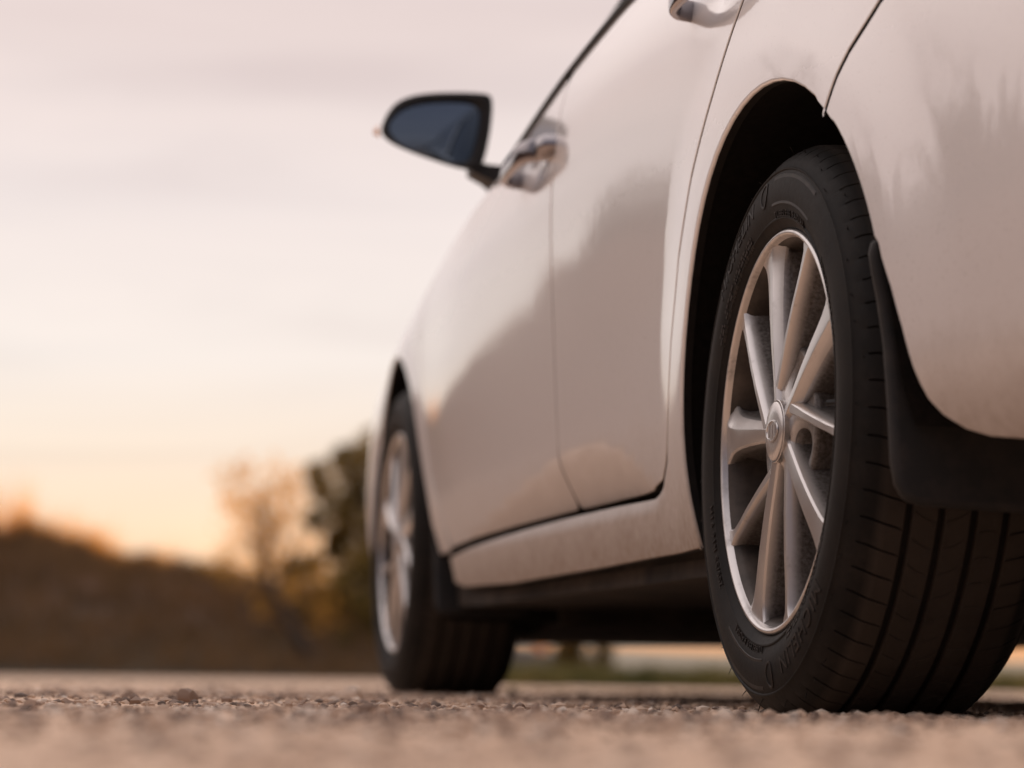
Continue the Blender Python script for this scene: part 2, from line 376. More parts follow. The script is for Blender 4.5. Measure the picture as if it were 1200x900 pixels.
def panel(name, outline, Sf, m, parent, gap=.0033, er=.0014, thick=.014, step=.018, rad=.012, holes=(), mirror=False, frame=None):
    """A pressed sheet over the (y, z) outline with rolled edges; normals come from the surface itself so reflections run smooth."""
    P = fillet(outline, rad)
    if area2(P) < 0: P = P[::-1]
    P = resample(P, step)
    N2 = onorm(P); P = P-N2*gap; N2 = onorm(P)
    lip = np.minimum(np.hypot(P[:,0]+.01, P[:,1]-.305), np.hypot(P[:,0]-2.70, P[:,1]-.30)) < .384
    lip &= np.hypot(P[:,0]+.222, P[:,1]-.612) > .025
    er = np.where(lip, .0042, er)[:,None]      # wheel arch lips are rolled wider than shut lines
    B = P-N2*er
    H = [resample(np.asarray(h, float), step) for h in holes]
    lo, hi = B.min(0), B.max(0)
    gy, gz = np.meshgrid(np.arange(lo[0]+step/2, hi[0], step), np.arange(lo[1]+step/2, hi[1], step))
    G = np.stack([gy.ravel(), gz.ravel()], 1); G = G[inside(G, B)]
    loops = [B]+H; allb = np.concatenate(loops)
    if len(G):
        G = G[np.array([np.min(np.hypot(*(allb-g).T)) > .6*step for g in G])]
        for h in H: G = G[~inside(G, h)]
    pts = np.concatenate([allb, G]); edges = []; b0 = 0
    for L in loops:
        edges += [(b0+i, b0+(i+1) % len(L)) for i in range(len(L))]; b0 += len(L)
    vo, _, fo, ov, _, _ = delaunay_2d_cdt([Vector(p) for p in pts], edges, [], 0, 1e-7, True)
    V2 = np.array([tuple(v) for v in vo]); T = np.array([f for f in fo if len(f) == 3])
    cen = V2[T].mean(1); keep = inside(cen, B)
    for h in H: keep &= ~inside(cen, h)
    T = T[keep]
    a = (V2[T[:,1]]-V2[T[:,0]]); b = (V2[T[:,2]]-V2[T[:,0]]); fl = a[:,0]*b[:,1]-a[:,1]*b[:,0] > 0
    T[fl] = T[fl][:, ::-1]
    def nrm(Q):
        e = 1e-3
        sy = (Sf(Q[:,0]+e, Q[:,1])-Sf(Q[:,0]-e, Q[:,1]))/(2*e); sz = (Sf(Q[:,0], Q[:,1]+e)-Sf(Q[:,0], Q[:,1]-e))/(2*e)
        n = np.stack([-np.ones(len(Q)), sy, sz], 1); return n/np.linalg.norm(n, axis=1)[:,None]
    V = np.stack([Sf(V2[:,0], V2[:,1]), V2[:,0], V2[:,1]], 1); N = nrm(V2)
    imap = {}
    for k, o in enumerate(ov):
        for q in o: imap[q] = k
    i0 = np.array([imap[i] for i in range(len(B))]); n = len(B)
    out3 = np.concatenate([np.zeros((n,1)), N2], 1); sN = nrm(P)
    xs = Sf(P[:,0], P[:,1])
    rings = []; norms = []
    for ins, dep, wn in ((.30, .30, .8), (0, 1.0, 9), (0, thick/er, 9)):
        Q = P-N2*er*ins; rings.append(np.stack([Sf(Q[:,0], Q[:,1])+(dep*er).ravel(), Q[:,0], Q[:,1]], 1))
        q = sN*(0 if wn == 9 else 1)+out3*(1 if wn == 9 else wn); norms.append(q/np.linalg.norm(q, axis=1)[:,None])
    nb = len(V); V = np.concatenate([V]+rings); N = np.concatenate([N]+norms)
    faces = [tuple(t) for t in T]; prev = i0
    for k in range(3):
        cur = nb+k*n+np.arange(n)
        for i in range(n):
            j = (i+1) % n; faces.append((prev[i], prev[j], cur[j], cur[i]))
        prev = cur
    if mirror:
        V[:,0] = 2*XC-V[:,0]; N[:,0] *= -1; faces = [f[::-1] for f in faces]
    me = mesh(name, V, faces); me.materials.append(m); me.materials.append(M['gap_shade'])
    mi = np.zeros(len(faces), np.int32); mi[-n:] = 1; me.polygons.foreach_set('material_index', mi)      # inside of the fold coloured black to stand in for gap shade
    me.normals_split_custom_set_from_vertices([tuple(v) for v in N])
    return obj(name, me, m, parent, tuple(-b for b in BASE) if frame is None else frame)
LOC = tuple(-b for b in BASE)

# ------------------------------------------------------------------ car
car = tag(empty('car', BASE), 'white five door car parked on the gravel, seen low from behind its rear wheel', 'car')
def arc(cy, cz, r, a0, a1, n=26):   # angles measured from +y towards +z, degrees
    return [(cy+r*math.cos(R(a)), cz+r*math.sin(R(a))) for a in np.linspace(a0, a1, n)]
ARCH_R = .373
SEAM_REAR = [(.01,.962),(.05,.87),(.092,.804),(.187,.716),(.284,.634),(.36,.549),(.415,.452),(.444,.37),(.474,.31),(.515,.283),(.570,.2690)]
SEAM_B = [(1.075,.2770),(1.066,.33),(1.060,.40),(1.058,.50),(1.052,.61),(1.035,.72),(1.015,.80),(1.00,.911)]
SEAM_F = [(2.150,.2655),(2.205,.31),(2.238,.345),(2.290,.42),(2.318,.52),(2.345,.60),(2.38,.68),(2.36,.76),(2.28,.818)]
FEND_TOP = [(2.28,.8155),(2.45,.80),(2.6,.785),(2.8,.755),(3.0,.71),(3.3,.63),(3.5,.56)]
SEAM_BUMP = [(-.222,.612),(-.250,.645),(-.275,.666),(-.337,.704),(-.42,.735),(-.55,.760),(-.70,.775),(-.93,.79)]
side_outline = arc(-.01,.305,ARCH_R, -18, 124.7)+SEAM_BUMP[:6]+[(-.68,.80),(-.70,.86),(-.70,.938),(-.5,.955),(-.25,.96)]+SEAM_REAR+\
    [(.80,.2715),(1.10,.2715),(1.5,.2675),(1.9,.2635),(2.150,.2595),(2.20,.2575),(2.19,.205),(2.06,.194),(1.54,.184),(.94,.186),(.60,.189)]
bump_outline = [(-.222,.612)]+arc(-.01,.305,ARCH_R, 124.7, 158, 12)[1:-1]+[(-.357,.455),(-.385,.41),(-.404,.37),(-.420,.328),(-.432,.298),(-.446,.281),(-.470,.266),(-.50,.257),(-.586,.247),(-.75,.243),(-.93,.25)]+SEAM_BUMP[:0:-1]
rear_outline = SEAM_REAR[:-1]+[(.575,.2735),(.80,.2770),(1.075,.2770)]+SEAM_B[1:]+[(.73,belt(.73)),(.55,belt(.55)),(.3,belt(.3))]
front_outline = SEAM_B[::-1]+[(1.5,.2730),(1.9,.2690),(2.150,.2680)]+SEAM_F[1:]+[(1.8,.838),(1.66,.842),(1.5,.852),(1.33,.868),(1.15,.894)]
fend_outline = SEAM_F+FEND_TOP[1:]+[(3.5,.20),(3.30,.185),(3.10,.185)]+arc(2.70,.30,ARCH_R, -15, 186.5, 38)+[(2.275,.2630),(2.20,.2620)]
def seam(o): return o
PARTS = {}
for mir in (False, True):
    k = dict(mirror=mir)
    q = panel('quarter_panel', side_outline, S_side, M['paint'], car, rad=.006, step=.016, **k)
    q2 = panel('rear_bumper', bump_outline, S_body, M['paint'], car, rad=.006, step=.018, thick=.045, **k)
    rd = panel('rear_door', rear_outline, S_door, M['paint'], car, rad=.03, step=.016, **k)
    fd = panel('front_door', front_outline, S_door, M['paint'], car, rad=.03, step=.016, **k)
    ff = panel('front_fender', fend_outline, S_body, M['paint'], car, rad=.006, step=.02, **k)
    PARTS[mir] = (q, q2, rd, fd, ff)
    # tail lamp
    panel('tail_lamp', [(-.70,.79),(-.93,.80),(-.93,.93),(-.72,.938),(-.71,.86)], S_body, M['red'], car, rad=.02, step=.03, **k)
    # greenhouse side: pillars and rail with two windows
    fw = [(1.60,.868),(1.33,.886),(1.12,.917),(1.0,.934),(.99,1.36),(1.02,1.365)]
    rw = [(.93,.944),(.73,.962),(.45,.977),(.12,.982),(.06,1.05),(.20,1.34),(.91,1.365)]
    cab = [(1.75,.838),(1.5,.855),(1.33,.870),(1.05,.910),(.73,.946),(.55,.957),(.3,.964),(0,.964),(-.3,.962),(-.68,.945),(-.62,1.10),(-.52,1.36),(-.3,1.40),(.2,1.425),(.6,1.425),(.95,1.40)]
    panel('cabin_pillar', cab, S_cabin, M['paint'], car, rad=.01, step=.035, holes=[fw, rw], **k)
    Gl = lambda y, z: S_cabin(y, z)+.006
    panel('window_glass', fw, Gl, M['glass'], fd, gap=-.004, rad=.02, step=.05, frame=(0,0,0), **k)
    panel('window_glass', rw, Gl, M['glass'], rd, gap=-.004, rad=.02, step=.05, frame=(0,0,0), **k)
    # black moulding along the belt line
    for par, y0, y1 in ((rd, .02, 1.005), (fd, 1.01, 1.375)):
        b = MB(); rings = []
        for y in np.linspace(y0, y1, 28):
            zb = belt(y); x = S_door([y], [min(zb-.006,.95)])[0]
            pr = [(x+.010,zb-.007),(x-.0015,zb-.0065),(x-.0035,zb-.003),(x-.0035,zb+.004),(x-.001,zb+.0075),(x+.006,zb+.010),(x+.016,zb+.009)]
            if mir: pr = [(2*XC-p, q_) for p, q_ in pr][::-1]
            rings.append([(p, y, q_) for p, q_ in pr])
        b.loft(rings, True, True); b.obj('belt_moulding', M['trim'], par)
    # door handles: a chrome strap standing off a scooped cup, and a fixed cap at its rear end
    for par, (hy, hz) in ((fd, HANDLES[0]), (rd, HANDLES[1])):
        b = MB(); rings = []; L = .104; n = 26
        for i in range(n+1):
            t = -1+2*i/n; y = hy+t*L
            st = .036*(1-abs(t)**4.5)**.55 if abs(t) < 1 else 0
            x = S_body([y], [hz])[0]-st-.001; hw = .0155-.002*t; th = .0065
            dz = .006*t
            ring = []
            for a in np.linspace(0, 2*math.pi, 14, endpoint=False):
                ca, sa = math.cos(a), math.sin(a)
                px = x-th*math.copysign(abs(ca)**.6, ca); pz = hz-dz+hw*math.copysign(abs(sa)**.6, sa)
                ring.append((2*XC-px if mir else px, y, pz))
            rings.append(ring if not mir else ring[::-1])
        b.loft(rings, True, True); b.obj('door_handle', M['chrome'], par)
        b = MB(); rings = []
        for sc_, off in ((1.12,-.004),(1.1,.008),(1.0,.016),(.75,.022),(.3,.0245)):
            ring = []
            for a in np.linspace(0, 2*math.pi, 18, endpoint=False):
                y = hy-L-.012+.026*sc_*math.copysign(abs(math.cos(a))**.8, math.cos(a)); z = hz+.007+.017*sc_*math.copysign(abs(math.sin(a))**.8, math.sin(a))
                x = S_body([y], [z])[0]-off
                ring.append((2*XC-x if mir else x, y, z))
            rings.append(ring if mir else ring[::-1])
        b.loft(rings, True, True); b.obj('handle_cap', M['chrome'], par)
    # mirror
    c = np.array([-.095,.945])
    def polar(pts, n=140):
        q = np.array(pts)
        for _ in range(4): q = np.stack([.75*q+.25*np.roll(q,-1,0), .25*q+.75*np.roll(q,-1,0)], 1).reshape(-1, 2)
        p = q-c; a = np.arctan2(p[:,1], p[:,0]); o = np.argsort(a); a, r = a[o], np.hypot(p[o,0], p[o,1])
        th = np.linspace(-math.pi, math.pi, n, endpoint=False)
        rr = np.interp(th, np.concatenate([a-2*math.pi, a, a+2*math.pi]), np.tile(r, 3))
        return th, rr
    shell = [(-.197,.940),(-.191,.962),(-.174,.989),(-.147,1.003),(-.11,1.010),(-.06,1.0135),(-.028,1.0135),(-.014,1.0125),(-.0075,1.006),(-.0065,.99),(-.0075,.97),(-.011,.94),(-.018,.905),(-.026,.884),(-.053,.880),(-.119,.898),(-.169,.915),(-.190,.928)]
    gls = [(-.183,.944),(-.172,.966),(-.155,.982),(-.125,.993),(-.08,.998),(-.045,.998),(-.028,.990),(-.027,.97),(-.034,.93),(-.044,.902),(-.058,.893),(-.09,.897),(-.13,.907),(-.165,.922)]
    th, rs = polar(shell); _, rg = polar(gls)
    def ring(r, y, f=1.0, dz=0.0): return [((2*XC-(c[0]+f*q*math.cos(t))) if mir else c[0]+f*q*math.cos(t), y, c[1]+dz+f*q*math.sin(t)) for t, q in zip(th, r)]
    b = MB(); rr = [ring(rg, 1.676, 1.02), ring(rg, 1.662, 1.03), ring((rg+rs)/2, 1.657), ring(rs, 1.660, .985), ring(rs, 1.664), ring(rs, 1.670, .975, .0005), ring(rs, 1.692, .87, .002), ring(rs, 1.730, .73, .004), ring(rs, 1.770, .58, .006), ring(rs, 1.800, .42, .007), ring(rs, 1.815, .2, .007)]
    b.loft([r[::-1] if mir else r for r in rr], True, False); b.F.append(list(range(len(b.V)-len(th), len(b.V))))
    wm = b.obj('wing_mirror', M['trim'], car, loc=LOC, sharp=50)
    b = MB(); b.loft([ring(rg*0+.0001, 1.6700), ring(rg, 1.6703, .33), ring(rg, 1.671, .66), ring(rg, 1.6725, 1.025)])
    b.obj('mirror_glass', M['mirror'], wm)
    b = MB(); b.loft([[( (2*XC-x) if mir else x, y, z) for x, y, z in rg_] for rg_ in (
        [(-.040,1.668,.880),(-.040,1.668,.900),(-.040,1.715,.902),(-.040,1.715,.878)],
        [(-.012,1.666,.868),(-.012,1.666,.893),(-.012,1.725,.893),(-.012,1.725,.866)],
        [(.030,1.655,.838),(.030,1.655,.889),(.030,1.745,.889),(.030,1.745,.836)])], True, True)
    b.obj('mirror_arm', M['trim'], wm, sharp=60)
    b = MB(); xx = -.198
    b.loft([[( (2*XC-(xx+dx*s_)) if mir else xx+dx*s_, 1.69+dy*s_, .944+dz*s_) for dx, dy, dz in ((0,-.020,0),(.004,0,.012),(0,.028,0),(.004,0,-.010))] for s_ in (1.0,)]+
           [[( (2*XC-(xx-.006)) if mir else xx-.006, 1.69+dy*.5, .944+dz*.5) for dy, dz in ((-.020,0),(0,.012),(.028,0),(0,-.010))]], True, True)
    b.obj('mirror_indicator', M['amber'], wm)

# panels that span the width: bonnet, bumper fronts, glass, roof, tailgate
def span(name, L, crown, m, cdir, nx=14, sub=4):
    L = np.array(L, float); Q = []
    for a, b in zip(L[:-1], L[1:]): Q += [a+(b-a)*k/sub for k in range(sub)]
    Q = np.array(Q+[L[-1]]); V = []; Fc = []
    for p in Q:
        for i in range(nx+1):
            t = i/nx; x = p[0]+(2*(XC-p[0]))*t; w = 1-(2*t-1)**4
            V.append((x, p[1]+crown*w*cdir[0], p[2]+crown*w*cdir[1]))
    for j in range(len(Q)-1):
        for i in range(nx): Fc.append((j*(nx+1)+i, j*(nx+1)+i+1, (j+1)*(nx+1)+i+1, (j+1)*(nx+1)+i))
    return obj(name, mesh(name, V, Fc), m, car, LOC)
sb = lambda y, z: float(S_body([y], [min(z,.95)])[0])
cabx = lambda y, z: float(S_cabin([y], [z])[0])
span('bonnet', [(sb(y, z)+.004, y, z+.001) for y, z in [(1.9,.832)]+FEND_TOP], .07, M['paint'], (0,1))
span('front_bumper', [(sb(3.5, z)*0+.28, 3.46, z) for z in (.17,.22,.30,.38,.45)], .22, M['paint'], (1,0))
span('front_grille', [(.30, 3.47, z) for z in (.45,.50,.56)], .20, M['trim'], (1,0))
span('windscreen', [(cabx(1.75,.838), 1.76, .842), (cabx(1.35,1.14), 1.35, 1.14), (cabx(.95,1.40), .95, 1.40)], .13, M['glass'], (1,.3))
span('roof', [(cabx(y, z), y, z) for y, z in [(.95,1.40),(.6,1.425),(.2,1.425),(-.3,1.40),(-.52,1.36)]], .045, M['paint'], (0,1))
span('rear_window', [(cabx(-.52,1.36), -.52, 1.36), (cabx(-.62,1.10), -.62, 1.10), (cabx(-.68,.96), -.68, .96)], .12, M['glass'], (-1,.2))
span('tailgate', [(cabx(-.68,.95), -.69, .95), (sb(-.93,.92)+.004, -.932, .92), (sb(-.93,.80)+.004, -.934, .80), (sb(-.93,.70)+.004, -.934, .70), (sb(-.93,.62)+.004, -.934, .622)], .10, M['paint'], (-1,0))
span('bumper_cover', [(sb(-.93, z)+.003, -.931, z) for z in (.25,.30,.40,.52,.615)], .13, M['paint'], (-1,0))
# underside
b = MB()
b.box((XC, 1.34, .262), (XC-.055, .95, .095)); b.obj('floor_pan', M['under'], car, False, loc=LOC)
b = MB(); b.loft([[(x, y, z) for x in (.26, 2*XC-.26) for z in ((.31, zb) if x < 1 else (zb, .31))] for y, zb in ((2.30,.135),(2.7,.116),(3.1,.110),(3.40,.118))], True, True)
b.obj('engine_undertray', M['under'], car, False, loc=LOC)
b = MB(); b.box((XC, -.62, .36), (XC-.30, .27, .10)); b.obj('spare_wheel_well', M['under'], car, False, loc=LOC)
b = MB(); b.tube([(.20,.02,.27),(.45,.10,.26),(XC,.12,.26),(2*XC-.45,.10,.26),(2*XC-.20,.02,.27)], .035, 10); b.obj('rear_axle_beam', M['under'], car, loc=LOC)
b = MB(); b.tube([(1.18,-.9,.29),(1.18,-.35,.28),(1.05,.2,.25),(1.0,.5,.20),(.98,1.2,.19),(.98,2.3,.19)], [.03,.06,.03,.025,.025,.025], 10); b.obj('exhaust_pipe', M['under'], car, loc=LOC)
for mir in (False, True):
    s_ = lambda x: 2*XC-x if mir else x
    b = MB(); b.loft([[(s_(x), y, z) for x, z in ((.045,.186),(.043,.163),(.048,.163),(.052,.186))] for y in np.linspace(.42, 2.05, 12)], True, True)
    b.obj('sill_flange', M['under'], car, loc=LOC)
    for cy, cz in ((-.01,.305), (2.70,.30)):
        b = MB(); rings = []
        for a in np.linspace(-24, 184 if cy < 1 else 204, 40):
            ring = []
            for rr, x in ((.3765, None), (.385, .045), (.392, .10), (.392, .30)):
                y, z = cy+rr*math.cos(R(a)), cz+rr*math.sin(R(a))
                ring.append((s_(sb(y, z)+.006 if x is None else x), y, z))
            rings.append(ring)
        b.loft(rings, False); n = len(b.V); cidx = [i for i in range(3, n, 4)]; b.F.append(cidx)
        b.obj('wheel_arch_liner', M['liner'], car, True, 40, loc=LOC)
    # dark sheet added behind the door gaps so they read as shade
    gy, gz = np.meshgrid(np.linspace(.42, 2.26, 30), np.linspace(.255, .80, 14))
    V = np.stack([S_door(gy, gz)+.022, gy.ravel(), gz.ravel()], 1); V[:,0] = [s_(x) for x in V[:,0]]
    Fc = [(j*30+i, j*30+i+1, (j+1)*30+i+1, (j+1)*30+i) for j in range(13) for i in range(29)]
    obj('gap_shade_backing', mesh('gap_shade_backing', V, Fc), M['liner'], car, LOC)
    gy, gz = np.meshgrid(np.linspace(-.36, -.20, 24), np.linspace(.60, .72, 24))
    V = np.stack([S_body(gy, gz)+.012, gy.ravel(), gz.ravel()], 1); V[:,0] = [s_(x) for x in V[:,0]]
    keep = [(j*24+i, j*24+i+1, (j+1)*24+i+1, (j+1)*24+i) for j in range(23) for i in range(23)]
    keep = [f for f in keep if all(math.hypot(V[q][1]+.01, V[q][2]-.305) > .375 for q in f)]
    obj('gap_shade_backing', mesh('gap_shade_backing', V, keep), M['liner'], car, LOC)
    # mud flaps: moulded plates behind the wheels
    def flap(prof, yf, name='mudflap'):
        # prof: outline in (x, z), yf(z) gives the plate's y
        P = resample(fillet(np.array(prof, float), .02), .012)
        if area2(P) < 0: P = P[::-1]
        N2 = onorm(P); b = MB(); rings = []
        for ins, dy in ((.010,-.0062),(.004,-.0055),(.001,-.003),(0,0),(.0005,.004),(.004,.0055)):
            Q = P-N2*ins; rings.append([(s_(x), yf(z)+dy, z) for x, z in Q])
        if mir: rings = [r[::-1] for r in rings]
        b.loft(rings); n = len(P); b.F.append(list(range(n))[::-1]); b.F.append(list(range(len(b.V)-n, len(b.V))))
        return b.obj(name, M['plastic'], car, sharp=60, loc=LOC)
    flap([(-.0095,.450),(-.0075,.430),(-.004,.405),(0,.362),(.001,.30),(.0005,.245),(.003,.222),(.012,.206),(.03,.2015),(.26,.192),(.26,.42),(.06,.44),(.02,.455),(.003,.466),(-.006,.463)], lambda z: -.340-.045*(.47-z)/.27)
    flap([(.012,.345),(.011,.25),(.011,.165),(.02,.152),(.19,.150),(.19,.30),(.06,.345)], lambda z: 2.33-.06*(.35-z)/.2)

# ------------------------------------------------------------------ wheels
NP = 70
def tyre_mesh():
    # (radius, outward offset, sipe depth, pitch shift)
    c = -.1005
    side = [(.2165,-.014,0),(.2180,-.0060,0),(.2200,-.0015,0),(.2235,.0025,0),(.2275,.0055,0),(.2300,.0072,0),(.2315,.0090,0),(.2330,.0092,0),(.2345,.0080,0),(.2420,.0105,0),(.2520,.0125,0),(.2620,.0126,0),
            (.2720,.0112,0),(.2800,.0088,0),(.2840,.0072,0),(.2852,.0084,0),(.2866,.0084,0),(.2878,.0062,0),(.2930,.0030,0),(.2980,-.0012,.0),(.3010,-.0040,.0006),(.3030,-.0064,.0030),(.3060,-.0105,.0042),(.3090,-.0160,.0045)]
    tread = []
    def crown(o): return .3160-.0030*((o-c)/.088)**2-.0022*abs((o-c)/.088)**6
    o = -.022
    grooves = [-.0500,-.0835,-.1175,-.1510]
    for g in grooves:
        lead = (g+.0048-o)
        for k in range(4):
            t = o+lead*(k+.5)/4.4; tread.append((crown(t), t, .0042 if g in (grooves[0],) else .0011))
        tread += [(crown(g+.0048), g+.0048, .0), (crown(g+.0032)-.0012, g+.0040, 0), (crown(g)-.0070, g+.0030, 0), (crown(g)-.0070, g-.0030, 0), (crown(g-.0032)-.0012, g-.0040, 0), (crown(g-.0048), g-.0048, 0)]
        o = g-.0048
    for t in np.linspace(-.160, 2*c+.022, 4): tread.append((crown(t), t, .0042))
    prof = side+tread+[(r, 2*c-o_, s_) for r, o_, s_ in side[::-1]]
    cols = []
    for p in range(NP):
        w = 1+.06*math.sin(p*2.3)
        for f, dp in ((0.0, 0), (.028, 1), (.058, 1), (.086, 0), (.55, 0)): cols.append((p+f*w, dp))
    V = []; n = len(cols)
    for r, o_, sd in prof:
        u = np.clip((o_-c)/.088, -1, 1)
        sh = .55*(1-abs(u))**1.0*1.4*(1 if abs(u) > .55 else 1)+.35*math.sin(u*5)*(abs(u) < .6)
        for q, dp in cols:
            a = 2*math.pi*(q+sh)/NP; rr = r-sd*dp
            V.append((-o_, rr*math.cos(a), rr*math.sin(a)))
    Fc = [(i*n+k, i*n+(k+1) % n, (i+1)*n+(k+1) % n, (i+1)*n+k) for i in range(len(prof)-1) for k in range(n)]
    me = mesh('tyre', V, Fc); me.flip_normals(); me.set_sharp_from_angle(angle=R(38)); return me
def text_mesh(txt, size, ext):
    cu = bpy.data.curves.new('lettering', 'FONT'); cu.body = txt; cu.size = size; cu.extrude = ext; cu.resolution_u = 3; cu.align_x = 'CENTER'; cu.space_character = 1.15
    o = bpy.data.objects.new('lettering', cu); COL.objects.link(o)
    dg = bpy.context.evaluated_depsgraph_get(); dg.update(); me = o.evaluated_get(dg).to_mesh()
    V = np.array([v.co[:] for v in me.vertices]); Fc = [tuple(p.vertices) for p in me.polygons]
    o.evaluated_get(dg).to_mesh_clear(); bpy.data.objects.remove(o); bpy.data.curves.remove(cu)
    return V, Fc
SIDE_R = np.array([.2165,.2200,.2275,.2300,.2330,.2420,.2520,.2620,.2720,.2800,.2930,.2980]); SIDE_O = np.array([-.014,-.0015,.0055,.0072,.0092,.0105,.0125,.0126,.0112,.0088,.0030,-.0012])
def pol3(r, ang, lift):      # ang in degrees: 0 towards the rear, 90 up, seen from outside
    a = np.radians(ang); o_ = np.interp(r, SIDE_R, SIDE_O)+lift
    return np.stack([-o_, -r*np.cos(a), r*np.sin(a)], -1)
def bend(V, r0, ang0, ext, sx=1.0):
    r = r0+V[:,1]; ang = ang0-np.degrees(V[:,0]*sx/r0)
    return pol3(r, ang, V[:,2]*1.0)
def lettering():
    b = MB()
    for base_ang in (0, 180):
        V, Fc = text_mesh('MICHELIN', .026, .0011); b.add(bend(V, .2560, 123+base_ang, 0, 1.15), Fc)
        # oval badge ring
        ring = []
        for rr, lift in ((1.0,-.0004),(1.0,.0012),(.86,.0012),(.80,.0002)):
            ring.append(pol3(np.array([.2660+.0150*rr*math.sin(t) for t in np.linspace(0, 2*math.pi, 24, endpoint=False)]), np.array([97.5+base_ang-np.degrees(.0115*rr*math.cos(t)/.266) for t in np.linspace(0, 2*math.pi, 24, endpoint=False)]), lift))
        b.loft(ring)
        # smooth raised band after the badge
        aa = np.linspace(91, 58, 22)+base_ang
        b.loft([pol3(np.full(22, r), aa, l) for r, l in ((.2465,-.0005),(.2475,.0008),(.2800,.0008),(.2815,-.0005))], False)
        V, Fc = text_mesh('TUBELESS RADIAL', .0105, .0007); b.add(bend(V, .2335, 76+base_ang, 0, 1.2), Fc)
        V, Fc = text_mesh('205/55 R16 91H', .0120, .0007); b.add(bend(V, .2350, 30+base_ang, 0, 1.2), Fc)
        # rows of tiny moulded marks
        rg = random.Random(4)
        for row in range(3):
            a = 112.0
            while a < 150:
                w = rg.uniform(.5, 1.6)
                if rg.random() < .8:
                    r0 = .2300+row*.0052
                    P = [pol3(np.array([r0+d]), np.array([a+s*w/2+base_ang]), l)[0] for l in (-.0003,.0007) for d, s in ((0,-1),(.0034,-1),(.0034,1),(0,1))]
                    b.add(P, [(4,5,6,7),(0,1,5,4),(1,2,6,5),(2,3,7,6),(3,0,4,7)])
                a += w+.45
    return mesh('lettering', b.V, b.F, False)
def hairs():
    b = MB(); rg = random.Random(9)
    for k in range(46):
        a = R(k*360/46+rg.uniform(-2,2)); r = rg.choice((.290,.297,.303)); o_ = np.interp(r, [.290,.297,.303], [.0045,-.0003,-.0065])
        p = np.array([-o_, r*math.cos(a), r*math.sin(a)]); L = rg.uniform(.003,.008)
        d = np.array([-.5, math.cos(a), math.sin(a)])+np.array([rg.uniform(-.3,.3) for _ in range(3)])
        b.tube([p, p+d*L*.6, p+d*L+np.array([0,0,-.001])], [.0006,.0005,.0002], 4)
    return mesh('moulding_hair', b.V, b.F)
def rim_mesh():
    b = MB(); bb = MB()
    b.revolve([(.2155,-.012),(.2190,-.0080),(.2208,-.0020),(.2206,.0015),(.2190,.0036),(.2172,.0042),(.2150,.0035),(.2135,.0015),(.2128,-.0010),(.2118,-.0035)], 160)
    bb.revolve([(.2119,-.0034),(.2090,-.0075),(.2065,-.0120),(.2040,-.0255),(.1990,-.0480),(.1900,-.0700),(.1860,-.110),(.1880,-.150),(.1980,-.172),(.2120,-.180)], 120)
    return mesh('rim', b.V, b.F, True, 45), mesh('rim_barrel', bb.V, bb.F, True, 45)
def web_height(r): return -.0040-.010*sstep(.035, .085, r)
def hub_mesh():
    n = 60; outer = np.array([(math.cos(t), math.sin(t)) for t in np.linspace(0, 2*math.pi, 150, endpoint=False)])
    wells = [np.array([(.0600*math.cos(R(54+72*k))+.0180*math.cos(t), .0600*math.sin(R(54+72*k))+.0180*math.sin(t)) for t in np.linspace(0, 2*math.pi, 26, endpoint=False)]) for k in range(5)]
    ang = np.degrees(np.arctan2(outer[:,1], outer[:,0]))
    rad = np.array([.0905 for a in ang])
    O = outer*rad[:,None]
    gx, gy = np.meshgrid(np.arange(-.096,.096,.006), np.arange(-.096,.096,.006)); G = np.stack([gx.ravel(), gy.ravel()], 1)
    G = G[(np.hypot(*G.T) < .087)]
    for w in wells: G = G[np.hypot(*(G-w.mean(0)).T) > .0215]
    pts = np.concatenate([O]+wells+[G]); ed = []; b0 = 0
    for L in [O]+wells: ed += [(b0+i, b0+(i+1) % len(L)) for i in range(len(L))]; b0 += len(L)
    vo, _, fo, *_ = delaunay_2d_cdt([Vector(p) for p in pts], ed, [], 0, 1e-7, True)
    V2 = np.array([tuple(v) for v in vo]); T = np.array(fo); cen = V2[T].mean(1)
    keep = inside(cen, O)
    for w in wells: keep &= ~inside(cen, w)
    b = MB()
    def to3(Q, off): return np.stack([-off, -Q[:,0], Q[:,1]], 1)
    r = np.hypot(*V2.T); dip = np.zeros(len(V2))
    for w in wells: dip += -.004*np.exp(-((np.hypot(*(V2-w.mean(0)).T)-.018)/.004)**2)
    b.add(to3(V2, web_height(r)+dip), [t for t in T[keep]])
    for w in wells:
        rc = np.hypot(*w.T); h = web_height(rc)-.004
        rr = [to3(w, h), to3(w, h-.003), to3(w.mean(0)+(w-w.mean(0))*.86, h-.006), to3(w.mean(0)+(w-w.mean(0))*.80, h*0-.048)]
        b.loft(rr); n0 = len(b.V); b.F.append(list(range(n0-len(w), n0)))
        hexa = np.array([(.0085*math.cos(R(60*q)), .0085*math.sin(R(60*q))) for q in range(6)])+w.mean(0)
        b.loft([to3(hexa, np.full(6,-.047)), to3(hexa, np.full(6,-.032)), to3(w.mean(0)+(hexa-w.mean(0))*.6, np.full(6,-.030))]); b.F.append(list(range(len(b.V)-6, len(b.V))))
    # rolled outer edge of the web
    rr = []
    for d, o_ in ((0,0),(.003,-.0015),(.0045,-.006),(.004,-.030)): Q = outer*(rad+d)[:,None]; rr.append(to3(Q, web_height(rad)+o_))
    b.loft(rr)
    return mesh('hub', b.V, b.F, True, 45)
def face_off(r): return np.interp(r, [0,.03,.06,.10,.14,.18,.20,.2135], [.001,.0005,.0005,.0010,.0004,-.0012,-.0016,-.0010])
